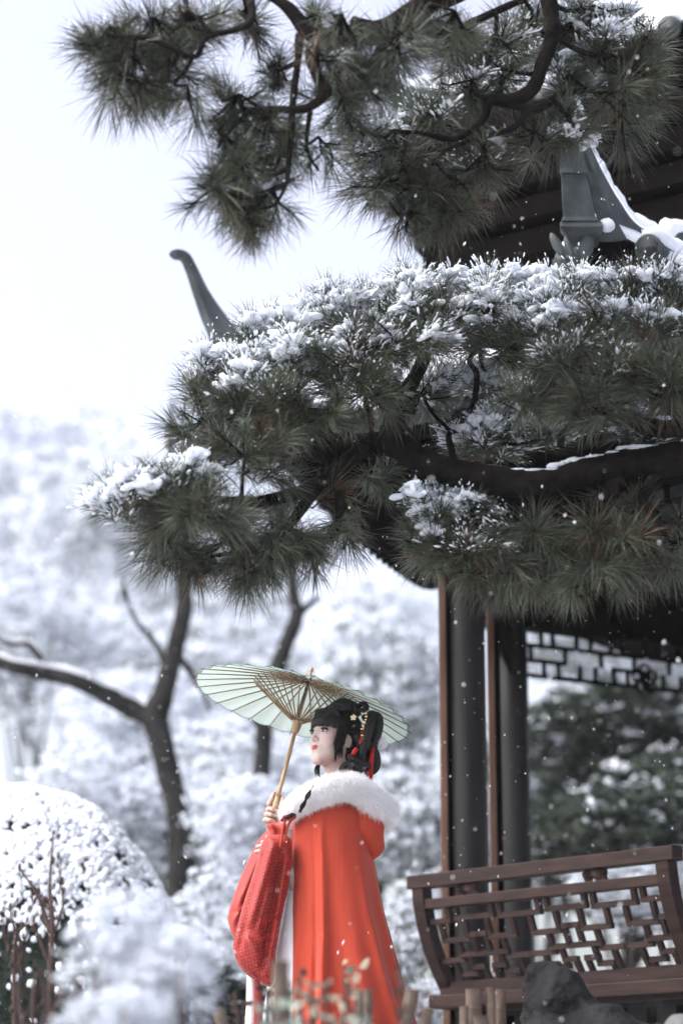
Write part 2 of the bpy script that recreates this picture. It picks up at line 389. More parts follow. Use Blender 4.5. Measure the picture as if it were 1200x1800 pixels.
# ---- roofs
def roof(tips, zmid, lift, inner, z_in, z_soff, name, snow=True, power=2.6, tiles=(), inner_soff=None):
    """tips: eave corner points (x,y); inner polygon; a concave-eaved curved roof with soffit, tiles, ridges and snow"""
    n = len(tips); K = 18
    eav, top, sof = [], [], []
    for i in range(n):
        a, c = tips[i], tips[(i + 1) % n]; ia, ic = inner[i], inner[(i + 1) % n]
        for k in range(K):
            t = k / K; s = abs(2 * t - 1)
            p = a.lerp(c, t); p = p + (CTR - p).normalized() * (.16 * (1 - s * s))
            eav.append(Vector((p.x, p.y, ZC + zmid + lift * s ** power))); q = ia.lerp(ic, t)
            top.append(Vector((q.x, q.y, ZC + z_in)))
            if inner_soff: q = inner_soff[i].lerp(inner_soff[(i + 1) % n], t)
            sof.append(Vector((q.x, q.y, ZC + z_soff)))
    rf = empty_part(name, pav)
    N_ = len(eav); RS = 8
    def surf(off, sag=.22, k1=1.0):
        V = []
        for r_ in range(RS + 1):
            t = r_ / RS * k1
            for e, q in zip(eav, top):
                p = e.lerp(q, t); p.z = e.z + (q.z - e.z) * (t ** 1.6) + off; V.append(p)
        F = [(r_ * N_ + i, r_ * N_ + (i + 1) % N_, (r_ + 1) * N_ + (i + 1) % N_, (r_ + 1) * N_ + i) for r_ in range(RS) for i in range(N_)]
        return V, F
    V, F = surf(0); mesh('roof_deck', V, F, M['tile'], rf)
    if snow:
        V, F = surf(.07); V2, _ = surf(.012); V = V + V2[:N_]; base = len(V) - N_
        V = np.array(V); V[:N_] = np.array([e + (q - e) * .012 + Vector((0, 0, .055)) for e, q in zip(eav, top)])
        V[:base, 2] += .018 * wob(V[:base], 5, 2.2)
        F = F + [(base + i, base + (i + 1) % N_, (i + 1) % N_, i) for i in range(N_)]
        mesh('roof_snow', V, F, M['snow'], rf)
    # soffit boards and fascia
    low = [e + Vector((0, 0, -.09)) for e in eav]
    V = eav + low + sof
    F = [(i, N_ + i, N_ + (i + 1) % N_, (i + 1) % N_) for i in range(N_)] + [(N_ + i, 2 * N_ + i, 2 * N_ + (i + 1) % N_, N_ + (i + 1) % N_) for i in range(N_)]
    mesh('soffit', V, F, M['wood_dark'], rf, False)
    for side in tiles:
        for k in range(1, 2 * K):
            f = side * K + k / 2; i0 = int(f); t = f - i0
            e = eav[i0 % N_].lerp(eav[(i0 + 1) % N_], t); q = top[i0 % N_].lerp(top[(i0 + 1) % N_], t)
            s_ = sof[i0 % N_].lerp(sof[(i0 + 1) % N_], t)
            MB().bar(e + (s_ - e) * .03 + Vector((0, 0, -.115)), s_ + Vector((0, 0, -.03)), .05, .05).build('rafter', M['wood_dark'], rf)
            dv = (e - q); dv.z *= .35; dv.normalize()
            if k % 2: continue
            pts = []
            for tt in (-.0, .1, .22, .38):
                p = e.lerp(q, tt); p.z = e.z + (q.z - e.z) * tt ** 1.6 + .02; pts.append(p)
            pts[0] = pts[0] + dv * .06
            o = MB().tube(pts, .047, 12).build('roof_tile', M['tile'], rf, True)
            cp = MB(); cdir = (pts[0] - pts[1]).normalized()
            cp.tube([pts[0] + cdir * x for x in (-.01, .012, .016, .0165, .012)], [.053, .053, .05, .042, .001], 20); cp.build('tile_cap', M['tile'], rf, True)
            if snow:
                C = np.array([list(p + Vector((0, 0, .05))) for p in pts]); C = spline(C[:3], 3)
                V, F = tube_np([Vector(p) for p in C], [.03] + [.052] * (len(C) - 2) + [.03], 10); V = np.array(V); V[:, 2] += .01 * wob(V, 9 + k, 9)
                mesh('tile_snow', V, F, M['snow'], rf)
    return rf, eav, top
tipsL = [at(1045, 440, 8.75), at(415, 600, 10.3)]
tips = [Vector((p.x, p.y, 0)) for p in tipsL] + [Vector((.62, 13.3, 0)), Vector((3.1, 15.3, 0)), Vector((6.2, 13.4, 0)), Vector((4.9, 8.3, 0))]
inn = poly_scale(cols, .78)
lower, eavL, topL = roof(tips, 3.08, .5, inn, 3.85, 3.2, 'lower_roof', tiles=(0, 1, 5))
# upper storey
tipsU = [at(1210, 60, 9.75), at(705, 300, 10.55)]
tipsU = [Vector((p.x, p.y, 0)) for p in tipsU]; tU = tipsU + poly_scale(tips[2:], .7)
wall = poly_scale(tU, .88); z0, z1 = ZC + 3.55, ZC + 4.3
wl = MB(); V = [at_z(p, z0) for p in wall] + [at_z(p, z1) for p in wall]; n = 6
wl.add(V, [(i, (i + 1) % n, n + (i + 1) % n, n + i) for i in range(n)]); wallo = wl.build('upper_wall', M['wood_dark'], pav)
for i in (5, 0, 1):
    a, c = wall[i], wall[(i + 1) % 6]; d = (c - a); Lg = d.length; d = d.normalized(); out = Vector((d.y, -d.x, 0))
    if out.dot(a - CTR) < 0: out = -out
    nn = max(3, int(Lg / .16))
    for k in range(nn):
        u = (k + .5) * Lg / nn
        for (va, vb) in ((3.80, 3.95), (3.99, 4.2)):
            MB().box(a + d * u + out * .006 + Vector((0, 0, ZC + (va + vb) / 2)), d * (Lg / nn * .3), out * .004, (0, 0, (vb - va) / 2)).build('window_pane', M['pane'], wallo)
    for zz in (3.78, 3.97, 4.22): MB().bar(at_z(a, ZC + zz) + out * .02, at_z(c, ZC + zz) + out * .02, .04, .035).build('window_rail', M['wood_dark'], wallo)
roof(tU, 4.82, .16, poly_scale(cols, .2), 6.6, 4.28, 'upper_roof', tiles=(0, 1, 5), inner_soff=poly_scale(tU, .90))
# stepped bracket course under the upper eave
brk = empty_part('bracket_course', pav)
for i in (0, 1, 5):
    a, c = tU[i], tU[(i + 1) % 6]
    for k, (s_, z, hh_) in enumerate(((.925, 4.12, .12), (.945, 4.27, .10), (.96, 4.42, .10), (.975, 4.57, .10), (.985, 4.7, .09))):
        aa, cc = CTR + (a - CTR) * s_, CTR + (c - CTR) * s_
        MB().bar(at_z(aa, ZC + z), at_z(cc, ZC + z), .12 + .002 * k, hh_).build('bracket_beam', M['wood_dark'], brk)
    nb_ = int((c - a).length / .22)
    for k in range(nb_ + 1):
        p0 = a.lerp(c, (k + .02) / (nb_ + .04)); q0 = CTR + (p0 - CTR) * .91; q1 = CTR + (p0 - CTR) * .985
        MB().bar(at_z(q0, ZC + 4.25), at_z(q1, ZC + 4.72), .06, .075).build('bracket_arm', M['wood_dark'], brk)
# upturned ridges at the corners
def ridge(parent, pts, wid, name='corner_ridge', snow=True):
    """pts (world, width scale) along the ridge; deep narrow box section rising to the tip"""
    C = spline([list(p) for p, w, h in pts], 6); wh = spline([(w, h) for p, w, h in pts], 6)
    V = []; F = []; S_ = []
    for i in range(len(C)):
        t = C[min(i + 1, len(C) - 1)] - C[max(i - 1, 0)]; t = Vector(t).normalized()
        side = t.cross(Vector((0, 0, 1)));  side = side.normalized() if side.length > .05 else Vector((1, 0, 0))
        up = side.cross(t).normalized(); w, h = wh[i]; c = Vector(C[i])
        V += [c + side * w + up * h, c - side * w + up * h, c - side * w * .82 - up * h, c + side * w * .82 - up * h]
        S_.append((c, side, up, w, h))
    m_ = len(C)
    for i in range(m_ - 1):
        for k in range(4): F.append((i * 4 + k, i * 4 + (k + 1) % 4, i * 4 + 4 + (k + 1) % 4, i * 4 + 4 + k))
    F += [(3, 2, 1, 0), tuple((m_ - 1) * 4 + k for k in range(4))]
    o = MB().add(V, F).build(name, M['tile'], parent, False, bevel=.006)
    if snow:
        V = []; F = []; q = 0
        for i, (c, side, up, w, h) in enumerate(S_):
            k = 1 if 0 < i < m_ - 1 else .3
            for an in np.linspace(0, math.pi, 7):
                V.append(c + up * (h + .002) + side * w * 1.06 * math.cos(an) + up * .06 * k * math.sin(an) * (1 + .16 * math.sin(i * .9) + .1 * math.sin(i * 2.3 + 1)))
        for i in range(m_ - 1):
            for k in range(6): F.append((i * 7 + k, i * 7 + k + 1, i * 7 + 8 + k, i * 7 + 7 + k))
        mesh('ridge_snow', V, F, M['snow'], parent)
    return o
# near right corner: ridge comes down the hip, then sweeps up towards the viewer
t0 = tips[0]
e0 = eavL[0]
back = topL[0]
rp = [(back + Vector((0, 0, .12)), .04, .05), (back.lerp(e0, .5) + Vector((0, 0, .02)), .04, .05), (at(1165, 440, 9.15), .032, .045), (at(1112, 418, 8.95), .026, .05), (at(1078, 372, 8.78), .022, .05), (at(1050, 318, 8.65), .019, .042), (at(1030, 268, 8.55), .016, .034), (at(1015, 215, 8.47), .013, .022), (at(1004, 170, 8.42), .01, .012)]
ridge(lower, rp, .07)
# flat tiles facing the viewer, stacked one above the other up the swept tip
def slab(name, prof, th=.05, m='tile'):
    """prof rows: (py, px left, px right, distance); a tapered tile with a thickness going back"""
    V = []
    for py, xl, xr, Y in prof:
        a_, b_ = at(xl, py, Y), at(xr, py, Y + .02); V += [a_, b_, b_ + Vector((.006, th, .01)), a_ + Vector((.01, th, .01))]
    F = [(0, 1, 2, 3)[::-1], tuple(range(len(V) - 4, len(V)))]
    for i in range(len(prof) - 1):
        for k in range(4): F.append((i * 4 + k, i * 4 + (k + 1) % 4, i * 4 + 4 + (k + 1) % 4, i * 4 + 4 + k))
    return MB().add(V, F).build(name, M[m], lower, False, bevel=.004)
slab('ridge_tile', [(175, 983, 1003, 8.39), (238, 982, 1013, 8.43), (245, 979, 1017, 8.425)])
slab('ridge_tile', [(247, 982, 1016, 8.45), (296, 984, 1031, 8.49), (303, 982, 1035, 8.485)])
slab('ridge_tile', [(305, 985, 1030, 8.51), (350, 987, 1040, 8.545), (380, 989, 1046, 8.57), (388, 985, 1052, 8.56)], .07)
slab('ridge_web', [(300, 1030, 1044, 8.56), (350, 1040, 1062, 8.62), (390, 1048, 1084, 8.68), (425, 1050, 1104, 8.74)], .03)
slab('ridge_collar', [(388, 984, 1056, 8.57), (398, 983, 1060, 8.56), (412, 995, 1056, 8.6), (424, 1002, 1050, 8.64)], .09)
for px, py, hx, hy, lean in ((980, 433, 10, 27, -.45), (1000, 437, 8, 26, -.25), (1030, 432, 15, 26, .15)):
    k_ = 8.6 * 1.04 / FPX; V, F = ICO2; ax = np.array([[hx * k_, 0, 0], [0, .022, 0], [-lean * hy * k_ * -1, 0, hy * k_]]); mesh('carved_petal', V @ ax + np.array(at(px, py, 8.63)), F, M['tile'], lower)
V, F = ICO2; c_ = np.array(at(1066, 396, 8.62)); mesh('ridge_snow_cap', V * np.array([.032, .035, .026]) * (1 + .1 * wob(V, 4, 1)[:, None]) + c_, F, M['snow'], lower)
# left corner
e1 = eavL[18]; back = topL[18]
rp = [(back + Vector((0, 0, .1)), .05, .06), (back.lerp(e1, .5), .05, .06), (back.lerp(e1, .88) + Vector((0, 0, .04)), .05, .06), (e1 + Vector((0, 0, .02)), .045, .06), (at(378, 565, 10.25), .036, .045), (at(354, 518, 10.2), .028, .028), (at(336, 474, 10.15), .022, .02), (at(324, 452, 10.12), .021, .018), (at(308, 448, 10.1), .024, .018), (at(302, 453, 10.1), .014, .01)]
ridge(lower, rp, .05, snow=False)
# upper left corner
upl = at(690, 170, 10.5)
ridge(pav, [(at(900, 120, 11.1), .05, .06), (at(820, 195, 10.85), .05, .06), (at(765, 200, 10.68), .05, .07), (at(722, 185, 10.55), .045, .06), (at(690, 160, 10.5), .035, .04), (at(668, 130, 10.45), .03, .025)], .05)
up0 = at(1150, 20, 9.7)
ridge(pav, [(at(1330, -110, 10.6), .05, .06), (at(1250, -60, 9.95), .05, .06), (at(1205, -60, 9.7), .05, .05), (at(1180, -110, 9.55), .04, .04)], .05)
# ---- bench with leaning lattice back
bd = (cols[0] - cols[1]).normalized(); bn = Vector((bd.y, -bd.x, 0)); 
if bn.dot(CTR - cols[1]) > 0: bn = -bn
PB = at(784, 1745, 10.42); BH = .465; BL = 1.35
bench = empty_part('leaning_bench', pav)
def bp(u, s, o=0): 
    off = .175 * (1 - (1 - s) ** 2) + o; return PB + bd * u + bn * off + Vector((0, 0, BH * s))
def brail(u0, u1, s, w, h, m='wood', name='rail'): MB().bar(bp(u0, s), bp(u1, s), w, h).build(name, M[m], bench, bevel=.004)
brail(-.03, BL + .03, .965, .07, .056, name='top_rail'); brail(0, BL, .76, .05, .042); brail(0, BL, .03, .06, .055)
for u in (-.005, BL - .06):
    V, F = [], []
    ss = np.linspace(-.02, .94, 10)
    for s in ss:
        for (du, dn) in ((0, -.03), (.06, -.03), (.06, .03), (0, .03)): V.append(bp(u + du, s, dn))
    for i in range(9):
        for k in range(4): F.append((i * 4 + k, i * 4 + (k + 1) % 4, i * 4 + 4 + (k + 1) % 4, i * 4 + 4 + k))
    F += [(3, 2, 1, 0), (36, 37, 38, 39)]
    MB().add(V, F).build('end_post', M['wood'], bench)
def lb(u0, s0, u1, s1):
    if abs(s0 - s1) < 1e-6: MB().bar(bp(u0 - .011, s0), bp(u1 + .011, s0), .024, .022).build('lattice_bar', M['wood'], bench)
    else:
        V = []; F = []; ss = np.linspace(s0, s1, 4)
        for s in ss:
            for du, dn in ((-.0108, -.0118), (.0108, -.0118), (.0108, .0118), (-.0108, .0118)): V.append(bp(u0 + du, s, dn))
        for i in range(3):
            for k in range(4): F.append((i * 4 + k, i * 4 + (k + 1) % 4, i * 4 + 4 + (k + 1) % 4, i * 4 + 4 + k))
        MB().add(V, F).build('lattice_bar', M['wood'], bench)
S0, S1 = .06, .74
cw = (BL - .12) / 5
def Sv(v): return S0 + (S1 - S0) * v
for k in range(5):
    u0 = .06 + k * cw; f = (lambda x: u0 + x * cw) if k % 2 == 0 else (lambda x: u0 + (1 - x) * cw)
    def H(x0, x1, v): a_, b_ = sorted((f(x0), f(x1))); lb(a_, Sv(v), b_, Sv(v))
    def Vv(x, v0, v1): lb(f(x), Sv(v0), f(x), Sv(v1))
    H(0, .42, .80); Vv(.42, .80, 1); Vv(.2, .55, .80); H(.2, .75, .55); Vv(.75, .55, .82); H(.6, 1, .82); Vv(.6, .82, 1)
    H(0, .5, .30); Vv(.5, .30, .55); Vv(.28, 0, .30); H(.5, 1, .36); Vv(.86, .36, .6); H(.86, 1, .6); Vv(.66, .12, .36); H(.4, .66, .12); Vv(.4, 0, .12); Vv(.88, 0, .2); H(.66, .88, .2)
for u in (.30, .98):
    def fn(P, c=np.array(bp(u, .865))):
        Q = P - c; x = Q @ np.array(bd, np.float32); z = Q[..., 2]; y = Q @ np.array(bn, np.float32)
        d = np.maximum(np.maximum(np.abs(x) - .052, np.abs(z) - .04), np.abs(y) - .012)
        return d + .012 * wob(Q, 4, 16, 2)
    c = bp(u, .865); V, F = sdf_mesh(fn, c - Vector((.1, .1, .07)), c + Vector((.1, .1, .07)), .005); mesh('carved_block', V, F, M['wood'], bench)
MB().box(PB + bd * BL / 2 - bn * .14 + Vector((0, 0, -.04)), bd * (BL / 2 + .05), bn * .2, (0, 0, .028)).build('seat', M['wood'], bench, bevel=.006)
MB().box(PB + bd * BL / 2 - bn * .17 + Vector((0, 0, -.30)), bd * (BL / 2), bn * .02, (0, 0, .225)).build('seat_panel', M['column'], bench)
for k in range(9): MB().box(PB + bd * (BL * (k + .5) / 9) - bn * .145 + Vector((0, 0, -.30)), bd * .02, bn * .006, (0, 0, .2)).build('panel_strip', M['wood_dark'], bench)
# ================================================================== pine tree
def ortho(D):
    """two unit vectors orthogonal to each row of D"""
    a = np.where(np.abs(D[:, 2:3]) < .9, np.array([[0, 0, 1.]]), np.array([[1., 0, 0]])); u = unit(np.cross(D, a)); return u, np.cross(D, u)
def needles(C, D, n, L0, L1, wid, spread, seed, brown=.06):
    """C, D (m,3) tuft centres and axes -> needle blades (V, F, colours) plus blade roots, dirs, lengths"""
    g = np.random.default_rng(seed); m = len(C)
    C = np.repeat(C, n, 0); D = np.repeat(unit(D), n, 0); u, v = ortho(D)
    th = g.uniform(0, 2 * np.pi, (m * n, 1)); ph = np.clip(g.normal(spread, .36, (m * n, 1)), 0, 1.8)
    d = D * np.cos(ph) + (u * np.cos(th) + v * np.sin(th)) * np.sin(ph)
    L = g.uniform(L0, L1, (m * n, 1)) * np.repeat(g.uniform(.58, 1.28, (m, 1)), n, 0); root = C + D * g.uniform(-.06, .02, (m * n, 1))
    d = unit(d + np.array([[0, 0, -.06]])); tip = root + d * L + np.array([[0, 0, -1.]]) * (L * .08)
    mid = root + d * L * .55
    s = unit(np.cross(d, unit(g.normal(size=(m * n, 3))))) * wid
    V = np.stack([root - s * .6, root + s * .6, mid - s, mid + s, tip], 1).reshape(-1, 3)
    b = (np.arange(m * n) * 5)[:, None]
    F4 = b + np.array([[0, 1, 3, 2]]); F3 = b + np.array([[2, 3, 4]])
    base = np.array([.042, .051, .035]) * g.uniform(.45, 1.8, (m, 1)); base = np.repeat(base, n, 0)
    base = base * g.uniform(.6, 1.6, (m * n, 1)) + (g.random((m * n, 1)) < .12) * np.array([[.055, .058, .042]])
    br = g.random(m * n) < np.repeat(np.where(g.random(m) < brown, .5, .04), n); base[br] = np.array([.13, .062, .034]) * g.uniform(.5, 1.1, (br.sum(), 1))
    col = np.repeat(base, 5, 0)
    return V, [F4, F3], col, root, d, L[:, 0]
def lumps_along(P, D, Ln, Rd, seed, base=ICO1, flat=.8, rough=.3):
    D = unit(D); u, v = ortho(D); up = np.array([[0, 0, 1.]]); s = unit(np.cross(D, up) + 1e-4); w = np.cross(s, D)
    ax = np.stack([D * Ln[:, None], s * Rd[:, None], w * (Rd * flat)[:, None]], 1); return blobs(P, ax, seed, base, rough)
PX = 1 / 500.0
tree = empty('pine_tree', (2.7, 7.6, GZ), 'old dark pine reaching in from the right with long needles and snow-loaded tiers', 'tree')
# limbs: pixel, pixel, distance, radius (m)
limbs = [
 [(1560, 760, 7.7, .075), (1380, 790, 7.65, .066), (1200, 805, 7.6, .056), (1060, 828, 7.6, .05), (950, 850, 7.62, .05), (830, 835, 7.65, .047), (740, 808, 7.7, .047), (695, 765, 7.75, .05), (680, 715, 7.78, .035)],
 [(715, 790, 7.72, .045), (650, 775, 7.8, .04), (580, 800, 7.85, .034), (520, 790, 7.8, .028), (440, 760, 7.7, .02), (380, 730, 7.6, .012)],
 [(640, 790, 7.7, .03), (560, 850, 7.6, .025), (470, 880, 7.5, .02), (380, 880, 7.4, .014), (300, 880, 7.35, .009)],
 [(560, 850, 7.6, .022), (500, 930, 7.6, .016), (430, 970, 7.55, .01)], [(600, 860, 7.6, .018), (590, 930, 7.6, .012), (540, 980, 7.6, .008)],
 [(685, 720, 7.78, .035), (650, 660, 7.8, .026), (560, 630, 7.8, .018), (470, 610, 7.75, .01)],
 [(690, 730, 7.78, .03), (740, 640, 7.8, .024), (760, 570, 7.85, .016), (800, 540, 7.85, .01)],
 [(830, 720, 7.95, .012), (838, 660, 7.9, .011), (825, 630, 7.9, .009), (860, 590, 7.9, .008)],
 [(1320, 690, 7.5, .05), (1200, 745, 7.45, .034), (1140, 755, 7.45, .03), (1100, 730, 7.45, .024), (1030, 690, 7.45, .016), (960, 640, 7.5, .01)],
 [(1200, 740, 7.45, .028), (1120, 640, 7.5, .02), (1040, 580, 7.6, .014), (950, 540, 7.7, .009)],
 [(1150, 650, 7.5, .016), (1180, 560, 7.6, .01), (1210, 520, 7.6, .008)],
 [(985, 785, 7.6, .012), (990, 760, 7.6, .012), (1010, 735, 7.55, .01), (1000, 690, 7.5, .007)],
 [(1090, 845, 7.6, .034), (1040, 890, 7.6, .03), (960, 905, 7.65, .022), (860, 915, 7.7, .014), (780, 905, 7.75, .008)],
 [(1150, 830, 7.6, .02), (1130, 880, 7.55, .017), (1155, 910, 7.5, .015), (1120, 945, 7.5, .012), (1070, 970, 7.5, .008), (1050, 1010, 7.5, .006)],
 [(960, 905, 7.65, .016), (920, 960, 7.65, .011), (870, 1000, 7.65, .007)], [(1040, 890, 7.6, .016), (1000, 950, 7.6, .01), (1010, 1000, 7.6, .006)],
 [(800, 820, 7.8, .014), (790, 760, 7.95, .01), (840, 770, 8.0, .007)],
 # upper, nearer tier
 [(1700, -350, 7.40, 0.083), (1200, -260, 7.10, 0.068), (900, -80, 6.90, 0.053), (760, 0, 6.80, 0.042), (690, 45, 6.75, 0.038), (620, 62, 6.70, 0.034), (550, 62, 6.70, 0.027), (500, 10, 6.70, 0.017), (430, -30, 6.70, 0.011)],
 [(600, 68, 6.70, .026), (556, 88, 6.68, .022), (545, 105, 6.66, .02), (558, 140, 6.65, .019), (570, 165, 6.65, .018), (540, 190, 6.65, .015), (480, 192, 6.65, .011), (440, 195, 6.65, .008)],
 [(528, 60, 6.70, .014), (520, 130, 6.67, .011), (514, 195, 6.65, .011), (510, 260, 6.65, .009), (505, 320, 6.65, .006)],
 [(545, 195, 6.65, .009), (540, 260, 6.70, .006), (560, 300, 6.70, .004)],
 [(430, -30, 6.70, .015), (440, 40, 6.60, .010), (365, 65, 6.55, .008), (340, 100, 6.55, .008), (260, 70, 6.50, .007), (190, 60, 6.50, .005)],
 [(340, 100, 6.55, .007), (310, 140, 6.55, .005), (250, 140, 6.55, .004)],
 [(950, -60, 7.10, .03), (962, 0, 7.10, .027), (972, 60, 7.10, .025), (955, 110, 7.10, .024), (935, 155, 7.10, .024), (895, 180, 7.10, .022), (860, 178, 7.10, .018), (845, 215, 7.10, .012), (800, 245, 7.10, .01), (740, 235, 7.10, .008), (690, 230, 7.10, .006)],
 [(895, 182, 7.10, .015), (950, 190, 7.10, .013), (985, 165, 7.15, .01), (1040, 160, 7.20, .008)], [(930, 190, 7.10, .012), (900, 225, 7.10, .011), (850, 240, 7.10, .009), (790, 260, 7.10, .007), (760, 290, 7.10, .006)],
 [(975, 60, 7.10, .013), (1020, 90, 7.10, .01), (1090, 105, 7.15, .007)], [(620, 40, 6.75, .022), (760, 60, 6.90, .016), (850, 30, 7.00, .014), (920, 0, 7.10, .012)],
 [(680, 60, 6.75, .016), (650, 110, 6.75, .011), (600, 120, 6.75, .007)],
 [(700, 280, 7.10, .006), (720, 320, 7.10, .005), (690, 350, 7.10, .004)],
]
lpts = []
trunk_pts = [(2.7, 7.6, GZ - .1), (2.62, 7.6, GZ + .8), (2.5, 7.65, ZC + 1.8), (2.65, 7.6, ZC + 2.6), (2.55, 7.3, ZC + 3.4), (2.3, 6.9, ZC + 4.0)]
V, F = tube_np([Vector(p) for p in spline(trunk_pts, 5)], list(np.linspace(.17, .1, 26)), 14); V = np.array(V); V += .02 * wob(V, 3, 3)[:, None]
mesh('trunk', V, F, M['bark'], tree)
for li, l in enumerate(limbs):
    q = [list(at(*p[:3])) + [p[3]] for p in l]
    if l[0][0] > 1250:
        z = q[0][2]; k = min(range(len(trunk_pts)), key=lambda i: abs(trunk_pts[i][2] - z)); q = [list(trunk_pts[k]) + [q[0][3] * 1.2]] + q
    S_ = spline(q, 8); rad = np.maximum(S_[:, 3], .003); P = S_[:, :3].copy(); big = max(rad) > .03
    P += (wob(P, 20 + li, 2.6, 3)[:, None] * np.array([[.5, .5, 1]])) * np.minimum(rad, .03)[:, None] * .5
    V, F = tube_np([Vector(p) for p in P], list(rad), 14 if big else 9)
    V = np.array(V); V += (wob(V, 40 + li, 9, 3)[:, None]) * .12 * np.repeat(rad, 14 if big else 9)[:, None] * unit(V - np.repeat(P, 14 if big else 9, 0))
    mesh('branch', V, F, M['bark'], tree)
    lpts.append(np.concatenate([P, rad[:, None]], 1))
LP = np.concatenate(lpts)
